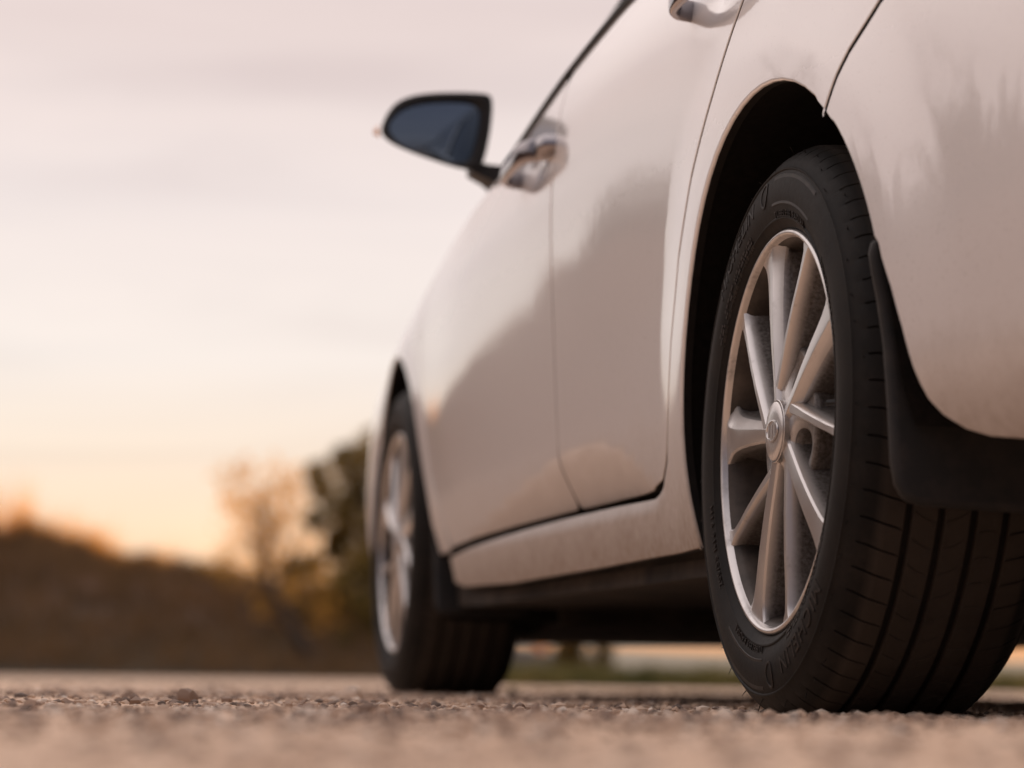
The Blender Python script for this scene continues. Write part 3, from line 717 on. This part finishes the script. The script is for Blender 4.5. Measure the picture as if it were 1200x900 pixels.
def spoke_mesh(kind):
    b = MB(); rings = []
    if kind == 'broad': p0, p1 = np.array([0,.030]), np.array([0,.2150])
    else:
        p0 = np.array([.050*math.sin(R(6)), .050*math.cos(R(6))]); p1 = np.array([.2145*math.sin(R(37.5)), .2145*math.cos(R(37.5))])
    ax = (p1-p0)/np.linalg.norm(p1-p0); la = np.array([ax[1], -ax[0]])
    L = np.linalg.norm(p1-p0)
    for t in np.linspace(0, 1, 26):
        q = p0+ax*L*t; r = np.hypot(*q)
        if kind == 'broad':
            wf = np.interp(r, [.03,.05,.08,.12,.16,.18,.193,.203,.209,.215], [.0120,.0120,.0130,.0152,.0182,.0205,.0240,.0300,.0365,.0460])
            bl, br = .0045+.004*t, .0045+.004*t; dep = .046
            cen = -.0003
        else:
            wf = np.interp(r, [.05,.10,.17,.20,.215], [.0070,.0058,.0054,.0064,.0130])
            bl, br = np.interp(t, [0,.3,1], [.004,.006,.010]), np.interp(t, [0,.3,1], [.004,.010,.015]); dep = .046; cen = .0006
        f = face_off(r)
        fl, fr = -min(wf, .022), min(wf, .022)
        if kind == 'broad':     # a wide facet and a narrower one falling away to the trailing side, meeting in a crease
            sec = [(fl-bl,-dep),(fl-bl*.6,-dep*.5),(-wf-.0012,-.0080),(-wf-.0002,-.0040),(-wf+.0022,-.0018),(wf*.18,.0004),(wf*.26,.0003),(wf*.32,-.0004),(wf-.0005,-.0085),(wf+.0008,-.0115),(fr+br*.6,-dep*.5),(fr+br,-dep)]
        else:
            sec = [(fl-bl,-dep),(fl-bl*.5,-dep*.5),(-wf-.0014,-.0070),(-wf,-.0032),(-wf+.0018,-.0006),(-wf+.0026,0),(wf-.0026,0),(wf-.0018,-.0006),(wf,-.0032),(wf+.0014,-.0070),(fr+br*.5,-dep*.5),(fr+br,-dep)]
        rings.append([(-(f+d), -(q[0]+la[0]*u), q[1]+la[1]*u) for u, d in sec])
    b.loft(rings, True, True)
    return mesh('spoke', b.V, b.F, True, 20)
TY, LE, HA = tyre_mesh(), lettering(), hairs()
RIM, BARREL = rim_mesh(); HUB = hub_mesh(); SP = {k: spoke_mesh(k) for k in ('broad', 'thin')}
def wheel(loc, rotz, cam, spin):
    w = empty('wheel', tuple(np.array(loc)-np.array(BASE)), car); w.rotation_mode = 'XYZ'
    w.rotation_euler = Matrix.Rotation(rotz, 4, 'Z').to_euler() if rotz else (0, cam, 0)
    if rotz: w.rotation_euler = (0, -cam, rotz)
    tl = obj('tyre', TY, M['rubber'], w); tag(obj('lettering', LE, M['letter'], w), kind='stuff'); tag(obj('moulding_hair', HA, M['rubber'], w), kind='stuff')
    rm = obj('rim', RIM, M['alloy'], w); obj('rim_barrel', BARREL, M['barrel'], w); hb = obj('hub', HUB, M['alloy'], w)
    for k in range(5):
        for kind, a0 in (('broad', 104), ('thin', 104)):
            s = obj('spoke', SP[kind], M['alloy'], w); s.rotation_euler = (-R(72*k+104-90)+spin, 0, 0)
    hb.rotation_euler = (spin, 0, 0)
    b = MB(); b.revolve([(.0345,-.004),(.0345,.0020),(.0338,.0026),(.0332,.0016),(.0330,.0002),(.0326,.0002),(.0322,.0036),(.0310,.0046),(.020,.0053),(.010,.0056),(.0005,.0057)], 56); b.obj('hub_cap', M['alloy'], w, sharp=40)
    # raised badge on the cap
    b = MB(); rr = []
    for s_, o_ in ((1.0,.0058),(.97,.0072),(.86,.0074),(.82,.0060)): rr.append([(-o_, .0215*s_*math.cos(t), .0125*s_*math.sin(t)) for t in np.linspace(0, 2*math.pi, 30, endpoint=False)])
    b.loft(rr); b.F.append(list(range(len(b.V)-30, len(b.V))))
    for yy in (-.010, 0, .010): b.box((-.0062, yy, 0), (.0010, .0026, .0068))
    b.obj('cap_badge', M['alloy'], w, sharp=60)
    b = MB(); b.revolve([(.03,-.052),(.072,-.054),(.075,-.078),(.138,-.078),(.140,-.082),(.140,-.098),(.06,-.100)], 72); b.obj('brake_disc', M['steel'], w, sharp=40)
    b = MB()
    for s_ in (0, 1):
        b.loft([[(x, -r*math.cos(a), r*math.sin(a)) for r in (.100,.146) for x in ((.060,.112) if r < .12 else (.112,.060))] for a in np.linspace(R(150), R(205), 9)], True, True); break
    b.obj('brake_caliper', M['steel'], w, sharp=50)
    b = MB(); b.revolve([(.181,-.10),(.178,-.186),(.02,-.186)], 48); b.obj('brake_backplate', M['liner'], w, sharp=40)
    a = R(4); b = MB(); b.tube([(.016,-.205*math.cos(a),.205*math.sin(a)),(.004,-.196*math.cos(a),.196*math.sin(a)),(-.004,-.190*math.cos(a),.190*math.sin(a))], [.004,.0036,.003], 8); b.obj('tyre_valve', M['trim'], w)
    return w
wheel((0, 0, .3048), 0, .0255, 0.0)
wheel((.004, 2.70, .3048), 0, .010, R(17))
wheel((2*XC, 0, .3048), math.pi, .0255, .4)
wheel((2*XC, 2.70, .3048), math.pi, .010, 1.1)
# ------------------------------------------------------------------ ground, gravel, stones
def vnoise(x, y, seed):
    xi, yi = np.floor(x).astype(np.int64), np.floor(y).astype(np.int64); fx, fy = x-xi, y-yi
    fx = fx*fx*(3-2*fx); fy = fy*fy*(3-2*fy)
    def h(a, b):
        n = (a*374761393+b*668265263+seed*974634777) & 0xffffffff; n = ((n ^ (n >> 13))*1274126177) & 0xffffffff; return ((n ^ (n >> 16)) & 0xffff)/65535.0
    return (h(xi,yi)*(1-fx)+h(xi+1,yi)*fx)*(1-fy)+(h(xi,yi+1)*(1-fx)+h(xi+1,yi+1)*fx)*fy
def gheight(x, y):
    d = np.hypot(x+.5, y+1.0)
    amp = 1-sstep(5, 16, d)
    h = .004*(vnoise(x*2.1, y*2.1, 1)-.5)+.0045*(vnoise(x*9, y*9, 2)-.5)+.0045*(vnoise(x*31, y*31, 3)-.5)+.003*(vnoise(x*80, y*80, 4)-.5)+.002*(vnoise(x*170, y*170, 5)-.5)
    # packed flat where the tyres stand and under the camera
    for wx, wy in ((.10,0),(.10,2.7),(1.58,0),(1.58,2.7)):
        f = np.exp(-((x-wx)/.16)**4-((y-wy)/.10)**4); h = h*(1-f)
    h = h-.002*np.exp(-((x+.85)**2+(y+2.6)**2)/.5)
    return h*amp-.001
def ground():
    ys = [-2.75]; 
    while ys[-1] < 7: ys.append(ys[-1]+max(.0075, .0075+.006*(ys[-1]-.6)) if ys[-1] > .6 else ys[-1]+.0085)
    ys = np.array(ys); xs = np.arange(-2.0, 2.2, .0100)
    # outer skirt so that one sheet reaches the horizon
    xs = np.concatenate([[-900,-300,-90,-30,-10,-5,-3,-2.4], xs, [2.5,3,5,10,30,90,300,900]]); ys = np.concatenate([[-900,-300,-90,-30,-12,-6,-4,-3.2], ys, [8,10,13,17,23,30,60,150,400,900]])
    X, Y = np.meshgrid(xs, ys); Z = gheight(X, Y)
    V = np.stack([X.ravel(), Y.ravel(), Z.ravel()], 1); nx, ny = len(xs), len(ys)
    i = np.arange(ny-1)[:,None]*nx+np.arange(nx-1)[None]; Fc = np.stack([i, i+1, i+nx+1, i+nx], -1).reshape(-1, 4)
    tag(obj('ground', mesh('ground', V, Fc), M['ground']), kind='structure')
ground()
def stone_shape(seed, sub=1):
    import bmesh
    bm = bmesh.new(); bmesh.ops.create_icosphere(bm, subdivisions=sub+1, radius=1); V = np.array([v.co[:] for v in bm.verts]); Fc = np.array([[v.index for v in f.verts] for f in bm.faces]); bm.free()
    r = np.random.default_rng(seed)
    for _ in range(7):      # chip flat faces off
        d = r.normal(size=3); d /= np.linalg.norm(d); k = r.uniform(.55,.9); s = V@d; V = V-np.outer(np.clip(s-k, 0, None), d)
    V = V*(1+.10*r.normal(size=(len(V),1))*.5)*np.array([1.0, r.uniform(.65,1), r.uniform(.5,.8)])
    return V, Fc
SHAPES = [stone_shape(s, 0) for s in range(14)]
BIG = [stone_shape(50+s, 1) for s in range(8)]
def set_tone(me, tones):
    at = me.attributes.new('tone', 'FLOAT', 'POINT'); at.data.foreach_set('value', np.asarray(tones, np.float32))
def on_tyre(x, y): return any(abs(x-wx) < .135 and abs(y-wy) < .11 for wx, wy in ((.10,0),(.10,2.7),(1.58,0),(1.58,2.7)))
def gravel():
    Vs, Fs, Ts = [], [], []; nb = 0
    for k in range(34000):
        u = rng.random()
        y = -2.1+u**1.15*8.0 if k % 5 < 2 else rng.uniform(-1.2,2.6); D = y+2.97; x = -.88+D*.197+rng.normal()*.17*D if rng.random() < .86 else rng.uniform(-3.2,2.6)
        if on_tyre(x, y) or D < .55: continue
        s = min((.0014+.0013*rng.exponential()) if k > 3500 else rng.uniform(.003,.0065), .0085)*(1.0 if y < 1.5 else 1.5)
        V, Fc = SHAPES[rng.integers(len(SHAPES))]
        a = rng.uniform(0, 6.28); c_, s_ = math.cos(a), math.sin(a)
        W = V@np.array([[c_,s_,0],[-s_,c_,0],[0,0,1]])*s*rng.uniform(.8,1.3, 3)
        h = float(gheight(np.array([x]), np.array([y]))[0])
        Vs.append(W+np.array([x, y, h+s*.22])); Fs.append(Fc+nb); nb += len(V); Ts.append(np.full(len(V), np.clip(rng.normal(.52,.30), 0, 1)))
    for k in range(2600):
        D = rng.uniform(2.2, 4.8); x = -.88+D*.197+rng.normal()*.17*D; y = -2.97+D
        if on_tyre(x, y): continue
        s = .0028+.0022*rng.exponential(); s = min(s, .0105); V, Fc = SHAPES[rng.integers(len(SHAPES))]
        a = rng.uniform(0, 6.28); c_, s_ = math.cos(a), math.sin(a); W = V@np.array([[c_,s_,0],[-s_,c_,0],[0,0,1]])*s*rng.uniform(.8,1.25, 3)
        h = float(gheight(np.array([x]), np.array([y]))[0])
        Vs.append(W+np.array([x, y, h+s*.2])); Fs.append(Fc+nb); nb += len(V); Ts.append(np.full(len(V), rng.choice([.0,.08,.15,.25,.4,.6,.8,.95])))
    me = mesh('gravel', np.concatenate(Vs), np.concatenate(Fs), True); set_tone(me, np.concatenate(Ts)); me.set_sharp_from_angle(angle=R(40))
    tag(obj('gravel', me, M['stone']), kind='stuff')
gravel()
# stones one can point to: (x, y, half size, tone, shape, squash), placed from the ground outwards
def stone(x, y, s, tone, k, label, group=None):
    V, Fc = BIG[k % len(BIG)]
    a = k*1.7; c_, s_ = math.cos(a), math.sin(a); W = V@np.array([[c_,s_,0],[-s_,c_,0],[0,0,1]])*s
    me = mesh('stone', W, Fc, True); set_tone(me, np.full(len(V), tone)); me.set_sharp_from_angle(angle=R(32))
    h = float(gheight(np.array([x]), np.array([y]))[0])
    tag(obj('stone', me, M['stone'], None, (x, y, h+s*.30)), label, 'stone', group)
for _a in [
 (-0.592,0.487,0.0150,0.20,1,'largest grey-brown stone standing proud on the gravel in the left half'),
 (-0.763,-0.613,0.0074,0.88,4,'pale tan pebble lying on the left side of the gravel'),
 (-0.711,-0.579,0.0060,0.02,7,'small dark stone just left of the largest stone'),
 (-0.757,-0.827,0.0054,0.08,10,'dark flat stone right of the pale tan pebble'),
 (-0.634,-0.312,0.0076,0.18,13,'dark stone just right of the largest stone'),
 (-0.010,1.058,0.0143,0.10,16,'dark rounded stone in front of the gap between the wheels'),
 (-0.770,-1.703,0.0068,0.15,19,'blurred dark stone close to the lens in the lower left'),
 (-0.844,-1.417,0.0078,0.30,22,'blurred grey stone at the left edge of the gravel'),
 (-0.725,-1.057,0.0072,0.12,25,'dark stone a little nearer than the largest stone'),
 (-0.656,-0.885,0.0079,0.25,28,'brown stone to the right of the dark stones in the left half'),
 (-0.677,-0.739,0.0085,0.92,31,'whitish flat stone beside the dark stones in the left half'),
 (-0.498,-0.332,0.0076,0.50,34,'tan stone on the gravel in front of the front tyre'),
 (-0.491,-0.208,0.0053,0.20,37,'small dark stone left of the tan stone before the front tyre'),
 (-0.647,0.434,0.0097,0.12,40,'dark stone farther back behind the largest stone'),
 (-0.471,0.412,0.0097,0.50,43,'brown stone farther back to the left of the front tyre'),
 (-0.541,0.023,0.0076,0.60,46,'small tan stone farther back between the largest stone and the front tyre'),
 (-0.277,1.286,0.0176,0.95,49,'pale whitish flat stone beside the front tyre'),
 (-0.688,2.590,0.0123,0.40,52,'brown stone far back near the left edge of the gravel'),
 (-0.822,-0.651,0.0066,0.10,55,'dark flat stone near the left edge of the gravel'),
 (-0.417,-1.154,0.0077,0.30,58,'blurred brown stone on the ground left of the rear tyre'),
]: stone(*_a)
for _k in range(60):
    _D = 1.9+2.6*rng.random(); _x = -.88+_D*.19+rng.normal()*.13*_D; _y = -2.97+_D
    if not on_tyre(_x, _y): stone(_x, _y, .0028+.0035*rng.random(), float(rng.choice([.08,.15,.3,.5,.6,.7,.9])), _k, "small rough pebble lying loose among the gravel near the wheels", "loose pebbles on the gravel")

# ------------------------------------------------------------------ bank, field, plants
CX, CY = -.88, -2.97       # the low bank bends round the gravel lot; centre of that bend
def polar_pt(az, r): return CX+r*np.sin(np.radians(az)), CY+r*np.cos(np.radians(az))
RIDGE_AZ = np.array([-180,-140,-100,-60,-40,-26,-20,-15,-13.8,-12.4,-10.6,-8.8,-5.7,-2.5,-1,.83,2.5,4.3,6,7.7,8.6,10,11.5,14]); RIDGE_EL = np.array([.10,.14,.17,.18,.19,.185,.15,.132,.125,.119,.109,.096,.088,.079,.063,.0455,.0405,.0350,.0300,.0250,.0225,.017,.012,.0])
BANK_R = 40.0
def ridge_h(az): return np.interp(az, RIDGE_AZ, RIDGE_EL)*BANK_R
def bank_z(az, r):
    up = sstep(26, BANK_R, r); n = vnoise(az*1.3+50, r*.35, 11)-.5+.5*(vnoise(az*4+50, r*1.1, 12)-.5)
    return -.05+(ridge_h(az)+.05)*up*(1+.04*n)+.25*n*up*sstep(26,30,r)*np.clip(ridge_h(az),0,1)
def bank():
    az = np.arange(-180, 14.01, .5); r = np.concatenate([np.arange(25, 42, .6), [45,50,60,80,120]])
    A, Rr = np.meshgrid(az, r); X, Y = polar_pt(A, Rr); Z = bank_z(A, np.minimum(Rr, BANK_R))
    V = np.stack([X.ravel(), Y.ravel(), Z.ravel()], 1); nx, ny = len(az), len(r)
    i = np.arange(ny-1)[:,None]*nx+np.arange(nx-1)[None]; Fc = np.stack([i, i+nx, i+nx+1, i+1], -1).reshape(-1, 4)
    tag(obj('bank', mesh('bank', V, Fc), M['bank']), kind='structure')
bank()
def field():
    az = np.arange(8, 150, 1.0); r = np.array([26,30,36,44,55,70,90,130]); A, Rr = np.meshgrid(az, r)
    el = np.interp(A, [8,11,15,21,40,90,150], [.012,.0135,.012,.010,.012,.012,.0]); Z = -.04+el*90*sstep(26, 95, Rr)*(1+.12*(vnoise(A*.4, Rr*.05, 21)-.5))
    X, Y = polar_pt(A, Rr); V = np.stack([X.ravel(), Y.ravel(), Z.ravel()], 1); nx, ny = len(az), len(r)
    i = np.arange(ny-1)[:,None]*nx+np.arange(nx-1)[None]; Fc = np.stack([i, i+nx, i+nx+1, i+1], -1).reshape(-1, 4)
    tag(obj('field', mesh('field', V, Fc), M['field']), kind='structure')
field()
def blades(name, P, h, w, m, lean=.35, nb=3):
    """Grass: each tuft a few narrow bent blades."""
    n = len(P)*nb; P = np.repeat(P, nb, 0)+np.concatenate([rng.normal(size=(n,2))*np.repeat(h, nb)[:,None]*.12, np.zeros((n,1))], 1); H = np.repeat(h, nb)*rng.uniform(.6,1.2,n)
    a = rng.uniform(0, 2*math.pi, n); d = np.stack([np.cos(a), np.sin(a), np.zeros(n)], 1); e = np.stack([-d[:,1], d[:,0], d[:,2]], 1)
    l = rng.uniform(.1, 1, n)*lean; W = np.repeat(w, nb)[:,None] if np.ndim(w) else w
    m1 = P+d*(H*l*.35)[:,None]+np.array([0,0,.55])*H[:,None]; tp = P+d*(H*l)[:,None]+np.array([0,0,1])*H[:,None]
    V = np.stack([P-e*W, P+e*W, m1+e*W*.7, m1-e*W*.7, tp], 1).reshape(-1, 3); b = np.arange(n)*5
    Fc = np.concatenate([np.stack([b, b+1, b+2], 1), np.stack([b, b+2, b+3], 1), np.stack([b+3, b+2, b+4], 1)])
    return obj(name, mesh(name, V, Fc, False), m)
def bank_grass():
    n = 20000; az = np.where(rng.random(n) < .75, rng.uniform(-2, 10, n), rng.uniform(-60, 10, n)); r = BANK_R-12*rng.random(n)**2.6
    X, Y = polar_pt(az, r); Z = bank_z(az, r)-.02; h = rng.uniform(.10,.34,n)*np.interp(az, [-60,0,1.5,3.5,10], [1.2,1.2,1.1,.9,.8])
    tag(blades('dry_grass', np.stack([X,Y,Z],1), h, .006, M['drygrass'], .5, 4), kind='stuff')
bank_grass()
def ridge_fringe():     # tall straw on the crest, lit from behind
    n = 2600; az = np.where(rng.random(n) < .8, rng.uniform(-2, 5.5, n), rng.uniform(5, 9, n)); r = BANK_R-1.2*rng.random(n)
    X, Y = polar_pt(az, r); Z = bank_z(az, r)-.02; h = rng.uniform(.15,.55,n)*np.interp(az, [-2,0,2,4,9], [1.5,1.6,1.3,.75,.6])*(.5+vnoise(az*3+20, az*0, 41))
    tag(blades('golden_grass', np.stack([X,Y,Z],1), h, .005, M['goldgrass'], .5, 3), kind='stuff')
ridge_fringe()
def verge():
    n = 15000; az = rng.uniform(9.0, 28, n); r = 13.0+12*rng.random(n)**1.3+1.2*(vnoise(az*2, az*0, 31)-.5)
    X, Y = polar_pt(az, r); h = rng.uniform(.03,.13,n)
    tag(blades('grass', np.stack([X,Y,0*X-.004],1), h, .004, M['grass'], .6, 5), kind='stuff')
verge()
def leaf_mass(cl, rad, n, size, flat=1.0, shell=.35):
    """Quads scattered through ellipsoid clumps, denser towards each clump's shell so that gaps stay open between clumps."""
    cl = np.asarray(cl, float); k = rng.integers(len(cl), size=n); d = rng.normal(size=(n,3)); d /= np.linalg.norm(d, axis=1)[:,None]
    r = rng.random(n)**shell; p = cl[k]+d*r[:,None]*np.asarray(rad)[k][:,None]*np.array([1,1,flat])
    u = rng.normal(size=(n,3)); u /= np.linalg.norm(u, axis=1)[:,None]; v = np.cross(u, rng.normal(size=(n,3))); v /= np.linalg.norm(v, axis=1)[:,None]
    s = (size*rng.uniform(.6,1.4,n))[:,None]
    V = np.stack([p-u*s, p+v*s*.45, p+u*s, p-v*s*.45], 1).reshape(-1, 3); return V, np.arange(n*4).reshape(-1, 4)
def trunk_limbs(base, top, r0, clumps, lean=(0,0)):
    b = MB(); base = np.array(base, float); top = np.array(top, float)
    pts = [base+(top-base)*t+np.array([math.sin(t*5)*.04*(top[2]-base[2]), math.cos(t*4)*.03*(top[2]-base[2]), 0])*t for t in np.linspace(0, 1, 7)]
    b.tube(pts, [r0*(1-.75*t) for t in np.linspace(0, 1, 7)], 8)
    for c_ in clumps:
        i = 2+rng.integers(4); a = pts[i]; c_ = np.array(c_); mid = (a+c_)/2+np.array([0,0,-.05*(top[2]-base[2])])
        b.tube([a, mid, c_], [r0*.35, r0*.2, r0*.06], 5)
    return b
def tree(name, x, y, z, H, W, nclump, nleaf, leaf, m, label, cat='tree', group=None, low=.25, crad=.24, stem=.06, loc_mesh=None):
    root = tag(empty(name, (x, y, z)), label, cat, group)
    cl = []
    for k in range(nclump):
        t = low+(1-low)*((k+.5)/nclump); w = W*(1-(abs(t-.55)/.62)**2)**.5 if abs(t-.55) < .62 else .1*W
        a = k*2.4+rng.uniform(-.5,.5); rr = w*rng.uniform(.25,.95)
        cl.append((math.cos(a)*rr, math.sin(a)*rr, H*t*.93))
    rad = [W*crad*rng.uniform(.6,1.35) for _ in cl]
    V, Fc = leaf_mass(cl, rad, nleaf, leaf); obj('crown', mesh('crown', V, Fc, False), m, root)
    trunk_limbs((0,0,-.15), (0.02*H,0,H*.8), stem, cl).obj('trunk', M['bark'], root)
    return root
def plant_at(az, r): X, Y = polar_pt(az, r); return float(X), float(Y), float(bank_z(np.array([az]), np.array([min(r,BANK_R)]))[0])
# the two trees against the sunset and the shrubs beside them
x, y, z = plant_at(8.25, 34); tree('bushy_tree', x, y, z, 2.95-z, 1.10, 46, 8200, .050, M['leaf'], 'bushy olive green tree on the bank just left of the front wheel', crad=.21, low=.10)
x, y, z = plant_at(6.2, 35); tree('sparse_tree', x, y, z, 2.70-z, .85, 36, 2300, .036, M['budleaf'], 'sparse young tree with thin golden leaves in front of the sun glow', crad=.30, low=.2, stem=.035)
x, y, z = plant_at(7.1, 33); tree('shrub', x, y, z, 1.35-z, .6, 14, 500, .04, M['budleaf'], 'low thin shrub between the sparse tree and the bushy tree', 'shrub', crad=.3, low=.1, stem=.03)
x, y, z = plant_at(8.55, 31); tree('shrub', x, y, z, 1.25, .55, 14, 900, .045, M['leaf'], 'dark low shrub at the foot of the bank right behind the front tyre', 'shrub', crad=.3, low=.1, stem=.03)
x, y, z = plant_at(12.6, 22); tree('bush', x, y, -.02, .52, .30, 10, 1700, .030, M['leaf'], 'small dark bush seen through the gap under the car', 'bush', crad=.35, low=.1, stem=.014)
x, y, z = plant_at(12.2, 24); tree('yellow_bush', x, y, .06, .62, .22, 8, 700, .034, M['yellowleaf'], 'bright yellow leafed bush seen under the car', 'bush', crad=.4, low=.4, stem=.01)
x, y, z = plant_at(14.0, 16); tree('weed', x, y, -.01, .12, .14, 8, 260, .014, M['drygrass'], 'dry weed clump in the grass verge behind the car', 'weed', crad=.4, low=.1, stem=.006)
# leaning dark stems below the sparse tree
def stems():
    root = tag(empty('fallen_sapling', plant_at(7.0, 30)), 'dark sapling trunk leaning across the bank below the sparse tree', 'sapling')
    b = MB(); b.tube([(-.55,.3,1.35),(-.30,.15,.75),(0,0,.2),(.22,0,-.1)], [.02,.05,.07,.08], 8); b.obj('trunk', M['bark'], root)
    b = MB(); b.tube([(-.30,.15,.75),(-.10,.2,1.2),(-.02,.2,1.5)], [.03,.02,.01], 6); b.obj('branch', M['bark'], root)
stems()
# treeline left of the frame: the paint mirrors it
def conifer_mesh(seed, H):
    r = np.random.default_rng(seed); n = 2600; t = r.random(n)**.8; tier = np.floor(t*11)/11; w = (1-t**1.7)*.34*H*(.75+.5*(1-(t-tier)*11))*r.uniform(.3,1,n)**.5
    a = r.uniform(0, 6.28, n); p = np.stack([np.cos(a)*w, np.sin(a)*w, H*(.10+.9*t)-w*.25], 1)
    u = np.stack([np.cos(a), np.sin(a), -.35*np.ones(n)], 1)+r.normal(size=(n,3))*.35; v = np.stack([-np.sin(a), np.cos(a), 0*a], 1)+r.normal(size=(n,3))*.3
    s = (.032*H*r.uniform(.6,1.4,n)*(1.15-t))[:,None]
    V = np.stack([p-u*s, p+v*s*.5, p+u*s, p-v*s*.5], 1).reshape(-1,3); return mesh('crown', V, np.arange(n*4).reshape(-1,4), False)
CON = [conifer_mesh(s, 6.0) for s in (1,2,3)]
bt = MB(); bt.tube([(0,0,-.3),(0,0,2.5),(0,0,5.4)], [.14,.10,.02], 8); CTR = mesh('trunk', bt.V, bt.F)
def conifer(az, r, s, k):
    x, y, z = plant_at(az, r); root = tag(empty('conifer', (x, y, z)), 'dark conifer in the treeline on the bank left of the car', 'tree', 'conifers along the left treeline'); root.scale = (s,)*3; root.rotation_euler = (0,0,k*1.3)
    obj('crown', CON[k % 3], M['needle'], root); obj('trunk', CTR, M['bark'], root)
_r = random.Random(5); _az = -13.9; _k = 0
while _az > -118:
    _top = float(np.interp(_az, [-118,-72,-40,-33,-26,-18,-15,-14.0], [.23,.24,.225,.228,.214,.190,.163,.146]))*_r.uniform(.90,1.08); _rr = 38+2*math.sin(_k*2.1)
    conifer(_az, _rr, max(.22, (_top*_rr+.03-plant_at(_az, _rr)[2])/6.0), _k); _az -= _r.uniform(.35,.8) if _az > -48 else _r.uniform(1.6,3.0); _k += 1
# bare trees standing above the conifers
def bare_tree(az, r, H, seed, label):
    x, y, z = plant_at(az, r); root = tag(empty('bare_tree', (x, y, z)), label, 'tree'); q = random.Random(seed); tb, cb = MB(), MB()
    def grow(b, p, d, L, rad, n):
        p1 = p+d*L*.55; p2 = p1+(d+np.array([q.uniform(-.15,.15), q.uniform(-.15,.15), .05]))*L*.45; b.tube([p, p1, p2], [rad, rad*.8, rad*.55], 5 if n > 2 else 3, False)
        if n == 0: return
        for t in range(3 if n > 1 else 4):
            a = q.uniform(0, 6.28); e = d*.9+np.array([math.cos(a), math.sin(a), .15])*q.uniform(.45,.85); e /= np.linalg.norm(e); s0 = (p1, p2, p2, p1)[t]
            grow(cb, s0, e, L*q.uniform(.55,.78), rad*.5, n-1)
    grow(tb, np.array([0,0,-.3]), np.array([0,0,1.]), H*.36, H*.014, 4)
    tb.obj('trunk', M['bark'], root); cb.obj('branches', M['bark'], root)
bare_tree(-17.6, 40, 8.2, 1, 'tall bare tree above the conifers left of the car'); bare_tree(-19.6, 41, 7.0, 2, 'shorter bare tree just left of the tall bare tree'); bare_tree(-30.5, 40, 4.6, 3, 'bare tree among the conifers far to the left')
